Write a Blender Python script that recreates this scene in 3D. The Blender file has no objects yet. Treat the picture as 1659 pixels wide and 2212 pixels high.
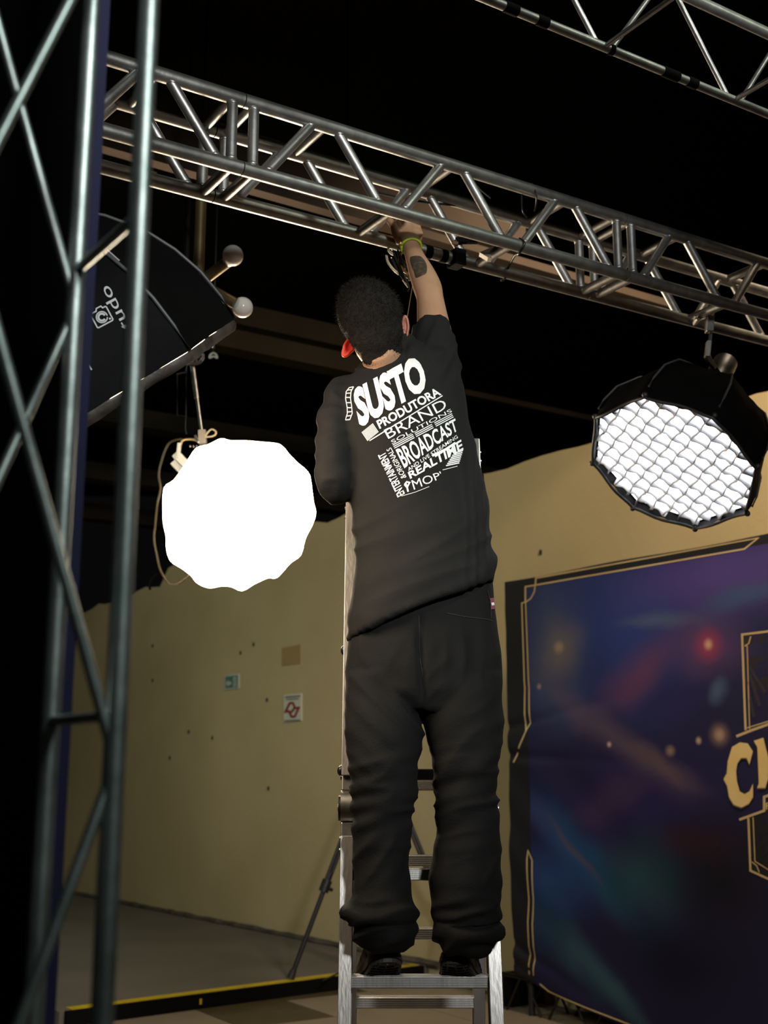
import bpy, bmesh, math, random
from mathutils import Vector, Matrix, noise
from mathutils.bvhtree import BVHTree

random.seed(7)
scn = bpy.context.scene
COL = scn.collection
# ------------------------------------------------------------------ camera
F, H, HOR = 2600.0, 1.40, 1668.0
TH = math.atan((HOR - 1106.0) / F)
CT, ST = math.cos(TH), math.sin(TH)
cam_d = bpy.data.cameras.new('camera'); cam = bpy.data.objects.new('camera', cam_d); COL.objects.link(cam)
cam.location = (0, 0, H); cam.rotation_euler = (math.pi / 2 + TH, 0, 0)
cam_d.sensor_fit = 'VERTICAL'; cam_d.sensor_height = 36.0; cam_d.lens = 36.0 * F / 2212.0
cam_d.clip_start = 0.05; cam_d.clip_end = 100
cam_d.dof.use_dof = True; cam_d.dof.focus_distance = 2.98; cam_d.dof.aperture_fstop = 4.5
scn.camera = cam
scn.view_settings.view_transform = 'Standard'; scn.view_settings.look = 'None'
scn.view_settings.gamma = 1; scn.view_settings.use_curve_mapping = False
scn.view_settings.exposure = 0.0
scn.cycles.max_bounces = 4; scn.cycles.diffuse_bounces = 3; scn.cycles.glossy_bounces = 2; scn.cycles.transmission_bounces = 2
scn.cycles.adaptive_threshold = 0.02; scn.cycles.caustics_reflective = False; scn.cycles.caustics_refractive = False
# ------------------------------------------------------------------ world and lights
w = bpy.data.worlds.new('world'); scn.world = w; w.use_nodes = True
w.node_tree.nodes['Background'].inputs[0].default_value = (0.5, 0.55, 0.5, 1)
w.node_tree.nodes['Background'].inputs[1].default_value = 0.004

def light(name, kind, loc, target, power, color, size=0.5, spot=None, blend=0.5):
    d = bpy.data.lights.new(name, kind); d.energy = power; d.color = color
    if kind == 'AREA':
        d.shape = 'DISK'; d.size = size
        if spot: d.spread = math.radians(spot)
    else: d.shadow_soft_size = size
    if kind == 'SPOT': d.spot_size = math.radians(spot); d.spot_blend = blend
    o = bpy.data.objects.new(name, d); COL.objects.link(o); o.location = loc
    o.rotation_euler = (Vector(target) - Vector(loc)).to_track_quat('-Z', 'Y').to_euler()
    return o
# unseen spot added behind the camera to light the man's back
light('unseen_key_spot', 'SPOT', (1.3, -1.6, 3.1), (0.08, 3.0, 2.30), 800, (0.97, 1.0, 0.98), 0.22, 39, 0.95)
# cool unseen spot added high up behind the camera to light the tower
light('unseen_tower_spot', 'SPOT', (2.4, -1.4, 4.2), (-0.42, 1.15, 2.15), 330, (0.84, 1.0, 0.95), 0.35, 34, 0.9)
light('unseen_truss_spot', 'SPOT', (3.4, 0.6, 5.2), (1.12, 2.35, 3.15), 260, (0.88, 1.0, 0.80), 0.3, 19, 0.5)  # narrow unseen spot, added to catch the upper right truss
# unseen spot added high on the right, washing the wall
light('added_wall_wash', 'SPOT', (1.9, 4.0, 4.4), (1.25, 7.2, 2.35), 470, (1.0, 0.80, 0.55), 0.3, 110, 0.8)
# unseen greenish area light out of view, brightening the left wall
light('unseen_left_wall_light', 'AREA', (-4.0, 6.2, 4.6), (-2.2, 10.6, 1.6), 80, (0.90, 1.0, 0.80), 1.2, 150)

# ------------------------------------------------------------------ pixel -> place
def ray(px, py):
    x = (px - 829.5) / F; v = (1106.0 - py) / F
    return Vector((x, CT - v * ST, ST + v * CT))
def P(px, py, D):
    d = ray(px, py); return Vector((0, 0, H)) + d * (D / d.y)
def PZ(px, py, z):
    d = ray(px, py); return Vector((0, 0, H)) + d * ((z - H) / d.z)
def PL(px, py, p0, n):
    d = ray(px, py); o = Vector((0, 0, H)); return o + d * ((p0 - o).dot(n) / d.dot(n))
def proj(p):
    z = p.z - H; d = p.y * CT + z * ST; v = -p.y * ST + z * CT
    return (829.5 + F * p.x / d, 1106.0 - F * v / d)
def m_per_px(D): return D / F

# ------------------------------------------------------------------ materials
MATS = {}
def mat(name, col, rough=0.6, metal=0.0, col2=None, scale=8.0, bump=0.0, bscale=60.0, emit=None, estr=0.0, trans=0.0,
        stretch=(1, 1, 1), spec=0.5, sheen=0.0, sss=0.0, coat=0.0, lo=0.35, hi=0.65):
    if name in MATS: return MATS[name]
    m = bpy.data.materials.new(name); m.use_nodes = True; nt = m.node_tree; N = nt.nodes; L = nt.links
    b = N['Principled BSDF']; b.inputs['Roughness'].default_value = rough; b.inputs['Metallic'].default_value = metal
    b.inputs['Specular IOR Level'].default_value = spec
    if sheen: b.inputs['Sheen Weight'].default_value = sheen
    if coat: b.inputs['Coat Weight'].default_value = coat; b.inputs['Coat Roughness'].default_value = 0.08
    if sss:
        b.inputs['Subsurface Weight'].default_value = sss
        b.inputs['Subsurface Radius'].default_value = (0.02, 0.006, 0.003); b.inputs['Subsurface Scale'].default_value = 1.0
    b.inputs['Base Color'].default_value = (*col, 1)
    tc = N.new('ShaderNodeTexCoord'); mp = N.new('ShaderNodeMapping'); L.new(tc.outputs['Object'], mp.inputs[0])
    mp.inputs['Scale'].default_value = stretch
    if col2 is not None:
        nz = N.new('ShaderNodeTexNoise'); nz.inputs['Scale'].default_value = scale; nz.inputs['Detail'].default_value = 6
        L.new(mp.outputs[0], nz.inputs['Vector'])
        r = N.new('ShaderNodeValToRGB'); r.color_ramp.elements[0].position = lo; r.color_ramp.elements[1].position = hi
        r.color_ramp.elements[0].color = (*col, 1); r.color_ramp.elements[1].color = (*col2, 1)
        L.new(nz.outputs[0], r.inputs[0]); L.new(r.outputs[0], b.inputs['Base Color'])
    if bump:
        nb = N.new('ShaderNodeTexNoise'); nb.inputs['Scale'].default_value = bscale; nb.inputs['Detail'].default_value = 4
        L.new(mp.outputs[0], nb.inputs['Vector'])
        bp = N.new('ShaderNodeBump'); bp.inputs['Strength'].default_value = bump; bp.inputs['Distance'].default_value = 0.01
        L.new(nb.outputs[0], bp.inputs['Height']); L.new(bp.outputs[0], b.inputs['Normal'])
    if emit: b.inputs['Emission Color'].default_value = (*emit, 1); b.inputs['Emission Strength'].default_value = estr
    if trans: b.inputs['Transmission Weight'].default_value = trans
    MATS[name] = m; return m
ALU = mat('aluminium', (0.52, 0.51, 0.49), 0.43, 0.92, (0.38, 0.37, 0.355), 30, 0.05, 90)
ALU_T = mat('tower_steel', (0.46, 0.49, 0.48), 0.42, 0.92, (0.30, 0.33, 0.32), 25, 0.04, 70)
LADDER = mat('ladder_aluminium', (0.52, 0.50, 0.485), 0.40, 0.82, (0.42, 0.40, 0.385), 20, 0.08, 120, stretch=(1, 1, 0.1))
BLACKP = mat('black_plastic', (0.012, 0.012, 0.012), 0.4, bump=0.05)
RUBBER = mat('black_rubber', (0.012, 0.011, 0.011), 0.55)
STEEL = mat('bracket_steel', (0.55, 0.53, 0.50), 0.35, 1.0, (0.42, 0.41, 0.39), 40)
CABLE_B = mat('cable_black', (0.012, 0.012, 0.013), 0.35)
CABLE_W = mat('cable_cream', (0.45, 0.38, 0.26), 0.45)
WALL = mat('painted_wall', (0.52, 0.41, 0.235), 0.85, 0, (0.47, 0.365, 0.20), 1.2, 0.25, 22, spec=0.2)
CEIL = mat('dark_ceiling', (0.005, 0.004, 0.0025), 0.9, 0, (0.0035, 0.0028, 0.002), 2, spec=0.1)
BEAM = mat('brown_beam_paint', (0.082, 0.058, 0.043), 0.7, 0, (0.066, 0.046, 0.033), 3, 0.1, 30, spec=0.2)
BEAMD = mat('dark_beam_paint', (0.034, 0.027, 0.018), 0.8, 0, (0.026, 0.02, 0.014), 3, spec=0.1)
BRASS = mat('olive_brass', (0.27, 0.21, 0.10), 0.42, 0.75, (0.22, 0.165, 0.075), 12, 0.03)
GREYFL = mat('grey_screed', (0.155, 0.135, 0.115), 0.75, 0, (0.125, 0.11, 0.093), 1.5, 0.1, 14, spec=0.3)
TILE_A = mat('beige_tile', (0.27, 0.215, 0.16), 0.4, 0, (0.24, 0.19, 0.14), 3)
TILE_B = mat('brown_tile', (0.085, 0.062, 0.032), 0.42, 0, (0.065, 0.047, 0.024), 5)
GROUT = mat('floor_grout', (0.10, 0.08, 0.06), 0.8)
YELLOW = mat('yellow_tape', (0.62, 0.45, 0.01), 0.5, 0, (0.50, 0.36, 0.01), 12)
BLKMAT = mat('black_edge', (0.003, 0.003, 0.003), 0.8, spec=0.1)
SOFTB = mat('softbox_black_nylon', (0.0025, 0.0025, 0.0025), 0.6, 0, (0.0032, 0.003, 0.003), 6, 0.3, 14, spec=0.04)
SOFTR = mat('softbox_rim_nylon', (0.055, 0.042, 0.034), 0.45, 0, (0.02, 0.016, 0.014), 18, 0.4, 25)
WHITEPRINT = mat('white_print', (0.86, 0.86, 0.86), 0.6, spec=0.2)
GREYPRINT = mat('grey_print', (0.33, 0.33, 0.33), 0.5)
SHIRT = mat('black_cotton_shirt', (0.0122, 0.0114, 0.011), 0.85, 0, (0.0095, 0.0091, 0.009), 10, 0.12, 220, spec=0.25, sheen=0.0)
PANTS = mat('black_cotton_trousers', (0.0066, 0.0064, 0.0063), 0.85, 0, (0.005, 0.0049, 0.0049), 7, 0.15, 180, spec=0.22, sheen=0.0)
SKIN = mat('skin', (0.47, 0.27, 0.165), 0.5, 0, (0.41, 0.225, 0.13), 14, 0.06, 120, spec=0.35, sss=0.25)
EAR = mat('ear_backlit_red', (0.50, 0.055, 0.035), 0.5, 0, spec=0.3, sss=0.9)  # lamp light coming through the ear is put into this red
HAIR = mat('dark_hair', (0.018, 0.014, 0.011), 0.75, 0, (0.010, 0.008, 0.007), 90, 0.6, 330, spec=0.2)
SHOE = mat('black_shoe_leather', (0.022, 0.021, 0.020), 0.30, 0, (0.030, 0.028, 0.026), 20, 0.15, 60)
SOLE = mat('shoe_sole', (0.050, 0.042, 0.034), 0.5)

# ------------------------------------------------------------------ object helpers
def link(o, parent=None):
    COL.objects.link(o)
    if parent is not None:
        o.parent = parent
        o.matrix_parent_inverse = parent_world(parent).inverted()
    return o
def parent_world(o):
    if o is None: return Matrix.Identity(4)
    if o.parent is None: return o.matrix_basis.copy()
    return parent_world(o.parent) @ o.matrix_parent_inverse @ o.matrix_basis
def tag(o, label, cat, group=None, kind=None):
    if label: o['label'] = label
    if cat: o['category'] = cat
    if group: o['group'] = group
    if kind: o['kind'] = kind
    return o
def thing(name, loc, label, cat, group=None):
    o = bpy.data.objects.new(name, None); o.empty_display_size = 0.05; o.location = loc; COL.objects.link(o)
    return tag(o, label, cat, group)
def mesh_obj(name, bm, m, parent=None, smooth=None, bevel=0.0):
    bmesh.ops.recalc_face_normals(bm, faces=bm.faces[:])
    me = bpy.data.meshes.new(name); bm.to_mesh(me); bm.free()
    return obj_from(name, me, m, parent, smooth, bevel)
def obj_from(name, me, m, parent=None, smooth=None, bevel=0.0):
    me.materials.clear(); me.materials.append(m)
    o = bpy.data.objects.new(name, me); link(o, parent)
    if smooth is not None:
        me.polygons.foreach_set('use_smooth', [True] * len(me.polygons))
        if smooth < 3.1:
            bm = bmesh.new(); bm.from_mesh(me)
            for e in bm.edges:
                if len(e.link_faces) == 2 and e.calc_face_angle(0) > smooth: e.smooth = False
            bm.to_mesh(me); bm.free()
    if bevel:
        md = o.modifiers.new('bevel', 'BEVEL'); md.width = bevel; md.segments = 2; md.limit_method = 'ANGLE'
    return o
def frame(t, up=None):
    t = t.normalized(); up = up or Vector((0, 0, 1))
    if abs(t.dot(up)) > 0.98: up = Vector((1, 0, 0))
    a = t.cross(up).normalized(); return a, t.cross(a).normalized() * -1
def add_loft(bm, rings, n=20, cap=True):
    rows = []
    for c, ax, ay in rings:
        rows.append([bm.verts.new(c + ax * math.cos(2 * math.pi * i / n) + ay * math.sin(2 * math.pi * i / n)) for i in range(n)])
    for a, b in zip(rows, rows[1:]):
        for i in range(n): bm.faces.new((a[i], a[(i + 1) % n], b[(i + 1) % n], b[i]))
    if cap:
        bm.faces.new(rows[0][::-1]); bm.faces.new(rows[-1])
    return rows
def add_cyl(bm, a, b, r, n=14, r2=None, cap=True):
    ax, ay = frame(b - a); r2 = r if r2 is None else r2
    add_loft(bm, [(a, ax * r, ay * r), (b, ax * r2, ay * r2)], n, cap)
def add_tube(bm, pts, r, n=10, flat=1.0, cap=True):
    rings = []; pts = [Vector(p) for p in pts]; prev = None
    for i, p in enumerate(pts):
        t = (pts[min(i + 1, len(pts) - 1)] - pts[max(i - 1, 0)])
        if t.length < 1e-9: t = Vector((0, 0, 1))
        t.normalize()
        if prev is None: a, b = frame(t)
        else:
            a = prev - t * prev.dot(t)
            a = a.normalized() if a.length > 1e-6 else frame(t)[0]
            b = t.cross(a)
        prev = a; rr = r[i] if isinstance(r, (list, tuple)) else r
        rings.append((p, a * rr, b * rr * flat))
    add_loft(bm, rings, n, cap)
def spline(pts, n=8):
    pts = [Vector(p) for p in pts]; out = []
    for i in range(len(pts) - 1):
        p0 = pts[max(i - 1, 0)]; p1 = pts[i]; p2 = pts[i + 1]; p3 = pts[min(i + 2, len(pts) - 1)]
        for k in range(n):
            t = k / n
            out.append(0.5 * ((2 * p1) + (p2 - p0) * t + (2 * p0 - 5 * p1 + 4 * p2 - p3) * t * t + (3 * p1 - p0 - 3 * p2 + p3) * t ** 3))
    out.append(pts[-1]); return out
def add_box(bm, c, ax, ay, az):
    v = []
    for sx in (-1, 1):
        for sy in (-1, 1):
            for sz in (-1, 1): v.append(bm.verts.new(c + ax * sx + ay * sy + az * sz))
    for f in ((0, 1, 3, 2), (4, 6, 7, 5), (0, 4, 5, 1), (2, 3, 7, 6), (0, 2, 6, 4), (1, 5, 7, 3)): bm.faces.new([v[i] for i in f])
def cyl(name, a, b, r, m, parent=None, n=14, r2=None):
    bm = bmesh.new(); add_cyl(bm, Vector(a), Vector(b), r, n, r2); return mesh_obj(name, bm, m, parent, smooth=0.9)
def tube(name, pts, r, m, parent=None, n=8, flat=1.0):
    bm = bmesh.new(); add_tube(bm, pts, r, n, flat); return mesh_obj(name, bm, m, parent, smooth=1.2)
def box(name, c, ax, ay, az, m, parent=None, bevel=0.0):
    bm = bmesh.new(); add_box(bm, Vector(c), Vector(ax), Vector(ay), Vector(az)); return mesh_obj(name, bm, m, parent, bevel=bevel)
def add_ball(bm, c, rx, ry=None, rz=None, seg=20):
    M = Matrix.Translation(c) @ Matrix.Diagonal((rx, ry or rx, rz or rx, 1))
    bmesh.ops.create_uvsphere(bm, u_segments=seg, v_segments=seg // 2 + 2, radius=1, matrix=M)
def struct(o): o['kind'] = 'structure'; return o
XV, YV, ZV = Vector((1, 0, 0)), Vector((0, 1, 0)), Vector((0, 0, 1))

# ------------------------------------------------------------------ room axes
AZ = math.radians(57.4)
U = Vector((math.sin(AZ), math.cos(AZ), 0)); NB = Vector((-math.cos(AZ), math.sin(AZ), 0))   # along the rig / away from it
# ------------------------------------------------------------------ the setting
PZH = 0.08                                                            # height of the screed platform
wa, wb = PZ(137, 1926, PZH), PZ(733, 2045, PZH)
WD = (wb - wa).normalized(); WN = Vector((WD.y, -WD.x, 0))            # along the wall to the right, facing the camera
if WN.y > 0: WN = -WN
def wallp(s, z): return wb + WD * s + ZV * (z - wb.z)
WTOP = PL(1100, 1007, wb, WN).z
bm = bmesh.new(); n = 150; s0, s1 = -16.0, 10.0; top = []; bot = []
for i in range(n + 1):
    s = s0 + (s1 - s0) * i / n
    dz = 0.05 * noise.noise(Vector((s * 2.3, 0, 0))) + 0.03 * noise.noise(Vector((s * 9, 3, 0)))
    if s < -3.2: dz -= 0.18 + 0.12 * math.floor((-3.2 - s) / 0.9) * 0.3
    top.append(wallp(s, WTOP + dz)); bot.append(wallp(s, -0.05))
fr = []; bk = []
for t_, b_ in zip(top, bot):
    fr.append((bm.verts.new(b_), bm.verts.new(t_))); bk.append((bm.verts.new(b_ - WN * 0.15), bm.verts.new(t_ - WN * 0.15)))
for i in range(n):
    bm.faces.new((fr[i][0], fr[i + 1][0], fr[i + 1][1], fr[i][1])); bm.faces.new((bk[i][0], bk[i][1], bk[i + 1][1], bk[i + 1][0]))
    bm.faces.new((fr[i][1], fr[i + 1][1], bk[i + 1][1], bk[i][1]))
wall = struct(mesh_obj('wall_back', bm, WALL))
bm = bmesh.new(); add_box(bm, Vector((0, 6, -0.03)), XV * 16, YV * 14, ZV * 0.02); floor = struct(mesh_obj('floor', bm, GROUT))
bm = bmesh.new(); add_box(bm, Vector((0, 6, 6.05)), XV * 16, YV * 14, ZV * 0.05); ceiling = struct(mesh_obj('ceiling', bm, CEIL))
# floor tiles as far as they can be told apart
TS = 0.60
o0 = PZ(428, 2183, 0)
me_t = None
for i in range(-8, 9):
    for j in range(-9, 6):
        c = o0 + U * ((i + 0.5) * TS) + NB * ((j + 0.5) * TS)
        if c.y < 3.2 or (c - wb).dot(WN) < 0.3: continue
        brown = (i, j) in {(0, 0), (1, 0), (0, -1), (2, 1), (1, 1), (-3, -2), (-4, -2), (3, -1), (4, -1), (4, -2), (-2, -4), (-1, -5), (2, -4)}
        if me_t is None:
            bm = bmesh.new(); add_box(bm, Vector((0, 0, 0)), U * (TS / 2 - 0.003), NB * (TS / 2 - 0.003), ZV * 0.009)
            bmesh.ops.recalc_face_normals(bm, faces=bm.faces[:])
            me_t = [bpy.data.meshes.new('tile'), bpy.data.meshes.new('tile')]
            for q in me_t: bm.to_mesh(q)
            bm.free(); me_t[0].materials.append(TILE_A); me_t[1].materials.append(TILE_B)
        t = bpy.data.objects.new('tile', me_t[1 if brown else 0]); t.location = c - ZV * 0.009; link(t, floor)
# raised screed platform with its black edge
ea, eb = PZ(128, 2186, PZH), PZ(735, 2108, PZH)
ED = (eb - ea).normalized(); EN = Vector((-ED.y, ED.x, 0))            # edge direction / inward
e_end = eb + ED * 2.2
pl = [ea, e_end, e_end + EN * 9 , ea + EN * 9 ]
def poly_prism(name, pts, h, m, parent=None):
    bm = bmesh.new(); a = [bm.verts.new(p) for p in pts]; b = [bm.verts.new(p - ZV * h) for p in pts]
    bm.faces.new(a); bm.faces.new(b[::-1])
    for i in range(len(pts)): bm.faces.new((a[i], b[i], b[(i + 1) % len(pts)], a[(i + 1) % len(pts)]))
    return mesh_obj(name, bm, m, parent)
hit_d = (wb - ea).dot(WN) / ED.dot(WN)
pc = ea + ED * hit_d
pl = [ea - ED * 0.02, pc + WN * 0.005, wallp(-15, PZH) + WN * 0.005, ea - ED * 6 + EN * 8]
pl = [ea, pc, wallp(-14, PZH), ea + (wallp(-14, PZH) - pc).normalized() * 9]
plat = struct(poly_prism('floor_platform', pl, PZH + 0.005, GREYFL)); plat.name = 'floor_2'
ed = (pc - ea).length
edge = box('edge_strip', ea + ED * (ed / 2 - 0.02) - EN * 0.02 - ZV * (PZH / 2 - 0.0), ED * (ed / 2 - 0.05), EN * 0.016, ZV * (PZH / 2 + 0.003), BLKMAT, plat)
tp = box('tape_strip', ea + ED * (ed / 2) + EN * 0.05 + ZV * 0.002, ED * (ed / 2 - 0.08), EN * 0.045, ZV * 0.0015, YELLOW)
tag(tp, 'long yellow tape strip along the edge of the grey platform', 'tape')
tg = box('tape_strip', PZ(428, 2162, PZH - 0.02) - EN * 0.03 , ED * 0.007, EN * 0.002, ZV * 0.016, YELLOW)
tag(tg, 'tiny yellow tape scrap on the black platform edge', 'tape')
# dirt lip where wall meets platform
bm = bmesh.new(); pts = []
for i in range(90):
    s = -9 + i * 0.115
    pts.append(wallp(s, PZH + 0.012 + 0.014 * noise.noise(Vector((s * 7, 1, 0)))) + WN * (0.02 + 0.02 * noise.noise(Vector((s * 5, 5, 0)))))
add_tube(bm, pts, [0.022 + 0.018 * abs(noise.noise(Vector((i * 0.9, 0, 2)))) for i in range(90)], 6)
bb = struct(mesh_obj('baseboard_back', bm, mat('broken_skirting', (0.10, 0.085, 0.06), 0.9, 0, (0.05, 0.042, 0.03), 9, 0.5, 20)))
# small marks on the wall: nail holes and a square of old glue
GLUE = mat('old_glue', (0.36, 0.235, 0.085), 0.8, 0, (0.31, 0.20, 0.075), 6)
def wall_px(px, py): return PL(px, py, wb + WN * 0.003, WN)
def wall_patch(name, quad, m, th=0.003, parent=None):
    bm = bmesh.new(); a = [bm.verts.new(wall_px(*q) + WN * th) for q in quad]; b = [bm.verts.new(wall_px(*q) - WN * 0.003) for q in quad]
    bm.faces.new(a); bm.faces.new(b[::-1])
    for i in range(4): bm.faces.new((a[i], b[i], b[(i + 1) % 4], a[(i + 1) % 4]))
    return mesh_obj(name, bm, m, parent)
gl = wall_patch('glue_patch', [(609, 1400), (649, 1392), (649, 1433), (609, 1439)], GLUE, 0.0015, wall)
HOLE = mat('nail_hole', (0.03, 0.022, 0.012), 0.9)
for hx, hy in ((330, 1395), (520, 1410), (330, 1470), (459, 1594), (367, 1637), (577, 1512), (548, 1392), (408, 1581), (580, 1703), (1168, 1193)):
    bm = bmesh.new(); add_ball(bm, wall_px(hx, hy), 0.012, 0.012, 0.02, 8); mesh_obj('nail_hole', bm, HOLE, wall)
# ceiling beams parallel with the rig
def beam(name, pts_px, z, h, dpt, m, ext=6, stop=None):
    a = PZ(*pts_px[0], z); t1 = ext * 1.3
    if stop: t1 = min((abs(proj(a + U * (k * 0.02))[0] - stop), k * 0.02) for k in range(0, 500))[1]
    t0 = -ext * 0.7
    return box(name, a + U * (t0 + t1) / 2 + ZV * h / 2, U * (t1 - t0) / 2, NB * dpt / 2, ZV * h / 2, m)
struct(beam('trim_1', [(520, 712)], 4.55, 0.16, 0.20, BEAMD, 9, 900)); struct(beam('trim_2', [(560, 772)], 4.30, 0.14, 0.16, BEAMD, 9, 900))
BEAMK = mat('shaded_beam_paint', (0.014, 0.011, 0.008), 0.8, 0, (0.010, 0.008, 0.006), 3, spec=0.1)  # beam paint repeated darker, standing in for dimmer light
struct(beam('trim_3', [(250, 920)], 4.35, 0.16, 0.2, BEAMK, 9)); struct(beam('trim_4', [(1150, 885)], 4.6, 0.05, 0.07, BEAMD, 5))
struct(beam('trim_5', [(250, 1045)], 4.1, 0.16, 0.2, BEAMK, 8)); struct(beam('trim_6', [(250, 1130)], 3.95, 0.16, 0.2, BEAMK, 8))

# ------------------------------------------------------------------ trusses
def zig(a0, a1, b0, b1, k, off):
    """diagonal end points along one face: b end, a node, b node ... with k nodes on chord a"""
    out = []; L = a1 - a0
    n = 2 * k
    for i in range(n):
        out.append((i / n, (i + 1) / n, i % 2))
    return out
def truss(name, org, u, sA, sB, length, label, cat='truss', group=None, r=0.0193, rd=0.0145, m=ALU, nodes=3, gap=0.035, posts=True, crossm=True, diag_faces=('front', 'back')):
    """org: start of the front lower chord; sA: vector to the upper chord; sB: vector to the back chords"""
    T = thing(name, org, label, cat, group)
    ch = {'B': Vector((0, 0, 0)), 'A': sA, 'C': sB, 'D': sA + sB}
    for k in 'ABCD': cyl('chord', org + ch[k], org + ch[k] + u * length, r, m, T, 18)
    def bar(p, q, nm='brace'):
        d = (q - p).normalized(); o = cyl(nm, p + d * r * 0.75, q - d * r * 0.75, rd, m, T, 12)
        for e_ in (p + d * r * 1.0, q - d * r * 1.0):
            bm = bmesh.new(); bmesh.ops.create_uvsphere(bm, u_segments=8, v_segments=6, radius=rd * 1.18, matrix=Matrix.Translation(e_) @ Matrix.Diagonal((1, 1, 0.5, 1)))
            mesh_obj('weld', bm, m, o, smooth=3.2)
    e = 0.03
    ends = (e, length - e)
    if posts:
        for t in ends:
            for a, b in (('A', 'B'), ('D', 'C'), ('A', 'D'), ('B', 'C')): bar(org + ch[a] + u * t, org + ch[b] + u * t, 'end_bar')
    n = 2 * nodes; L = length - 2 * e
    for fa, (a, b) in (('front', ('A', 'B')), ('back', ('D', 'C'))):
        if fa not in diag_faces: continue
        for i in range(n):
            t0 = e + L * i / n + gap; t1 = e + L * (i + 1) / n - gap
            p, q = (b, a) if i % 2 == 0 else (a, b)
            bar(org + ch[p] + u * t0, org + ch[q] + u * t1)
    if crossm:
        for i in range(1, n):
            t = e + L * i / n
            a, b = (('A', 'D') if i % 2 else ('B', 'C')); bar(org + ch[a] + u * t, org + ch[b] + u * t, 'cross_bar')
    return T
SC = 0.984; TS_ = 0.188
UT = (U + ZV * 0.013).normalized()
B0 = Vector((0, 3.2, 2.986)); B0 = Vector((0, 0, H)) + (B0 - Vector((0, 0, H))) * SC
def t_at(px, off=Vector((0, 0, 0))):
    lo, hi = -3.0, 6.0
    for _ in range(60):
        mid = (lo + hi) / 2
        if proj(B0 + off + UT * mid)[0] < px: lo = mid
        else: hi = mid
    return lo
tj1, tj2 = t_at(522), t_at(1352)
LS = tj2 - tj1
SA, SB = ZV * 0.198, NB * 0.182
g = 0.0015
truss('box_truss', B0 + UT * (tj1 + g), UT, SA, SB, LS - 2 * g, 'middle length of aluminium box truss the man is reaching into', group='overhead truss sections')
truss('box_truss', B0 + UT * (tj1 - LS + g), UT, SA, SB, LS - 2 * g, 'left length of aluminium box truss, behind the blurred tower', group='overhead truss sections')
truss('box_truss', B0 + UT * (tj2 + g), UT, SA, SB, LS - 2 * g, 'right length of aluminium box truss carrying the gridded softbox clamp', group='overhead truss sections')
def onC(px, dv=0.0): return B0 + SB + UT * t_at(px, SB) + ZV * dv
def onB(px, dv=0.0): return B0 + UT * t_at(px) + ZV * dv
def onA(px, dv=0.0): return B0 + SA + UT * t_at(px, SA) + ZV * dv
# parallel truss nearer the camera, upper right
q0 = PZ(1355, 122, B0.z + 0.02)
T2 = truss('box_truss', q0 - UT * 1.78, UT, ZV * 0.235, NB * -0.225, 3.42, 'second aluminium box truss crossing the upper right corner, out of focus', 'truss', nodes=8, r=0.0105, rd=0.0062, gap=0.02)

for px_, ln_ in ((1102, 0.035), (1170, 0.03), (1446, 0.05), (1493, 0.03), (1320, 0.012)):
    t_ = min(((abs(proj(q0 + UT * (k * 0.005))[0] - px_), k * 0.005) for k in range(-300, 300)))[1]
    c_ = q0 + UT * t_; cyl('dark_break_band', c_ - UT * ln_ / 2, c_ + UT * ln_ / 2, 0.0125, BLKMAT, T2, 18)  # bands added to break the lit chord into dashes
# foreground tower
XR, XL = P(290, 700, 1.05), P(158, 700, 1.18)
R0 = Vector((XR.x, 1.05, 0)); L0 = Vector((XL.x, 1.18, 0))
vLR = R0 - L0; PV = Vector((vLR.y, -vLR.x, 0)); PV = PV if PV.x < 0 else -PV
T = thing('truss_tower', (L0 + R0) / 2, 'blurred steel lattice tower standing close at the left edge', 'truss')
OL1, OL2 = R0 + PV, L0 + PV
TT = 2.95
rt = 0.0098
for c in (R0, L0, OL1, OL2): cyl('chord', c, c + ZV * TT, rt, ALU_T, T, 18)
HP = 0.466
def tb(a, za, b, zb, rr=0.0052, nm='brace'):
    p = a + ZV * za; q = b + ZV * zb; d = (q - p).normalized(); cyl(nm, p + d * rt * 0.7, q - d * rt * 0.7, rr, ALU_T, T, 10)
for k in range(6):
    za = 0.01 + k * HP
    a, b = (R0, OL1) if k % 2 == 0 else (OL1, R0)
    tb(OL1 if k % 2 == 0 else R0, za + 0.005, R0 if k % 2 == 0 else OL1, za + HP - 0.005)
    tb(L0 if k % 2 == 0 else OL2, za + 0.005, OL2 if k % 2 == 0 else L0, za + HP - 0.005)
    tb(L0, za + 0.04, R0, za + 0.04, 0.0052, 'rung'); tb(OL2, za + 0.04, OL1, za + 0.04, 0.0052, 'rung')
box('base_plate', (R0 + OL2) / 2 + ZV * 0.003, vLR * 0.75, PV * 0.75, ZV * 0.003, ALU_T, T)

# backdrop beside the tower: black back, navy edge
NAVY = mat('navy_edge', (0.006, 0.005, 0.038), 0.7, 0, (0.005, 0.004, 0.03), 8)
BLKF = mat('black_backdrop_cloth', (0.002, 0.002, 0.002), 0.95, 0, (0.0015, 0.0015, 0.0015), 4, spec=0.05)
ba = P(184, 560, 1.42); bx_ = Vector((ba.x, 1.42, 0))
bd = Vector((-0.82, 0.57, 0)); bn = Vector((0.57, 0.82, 0))
Tb = thing('backdrop_banner', bx_ + bd * 0.6, 'black-backed backdrop with a navy edge behind the blurred tower', 'backdrop')
box('cloth', bx_ + bd * 1.2 + ZV * 1.5, bd * 1.19, bn * 0.008, ZV * 1.44, BLKF, Tb)
box('side_edge', bx_ + ZV * 1.5 + bn * 0.004 , bd * 0.006, bn * 0.009, ZV * 1.44, NAVY, Tb)
box('bottom_bar', bx_ + bd * 1.2 + ZV * 0.03, bd * 1.19, bn * 0.02, ZV * 0.03, BLKMAT, Tb)

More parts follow.
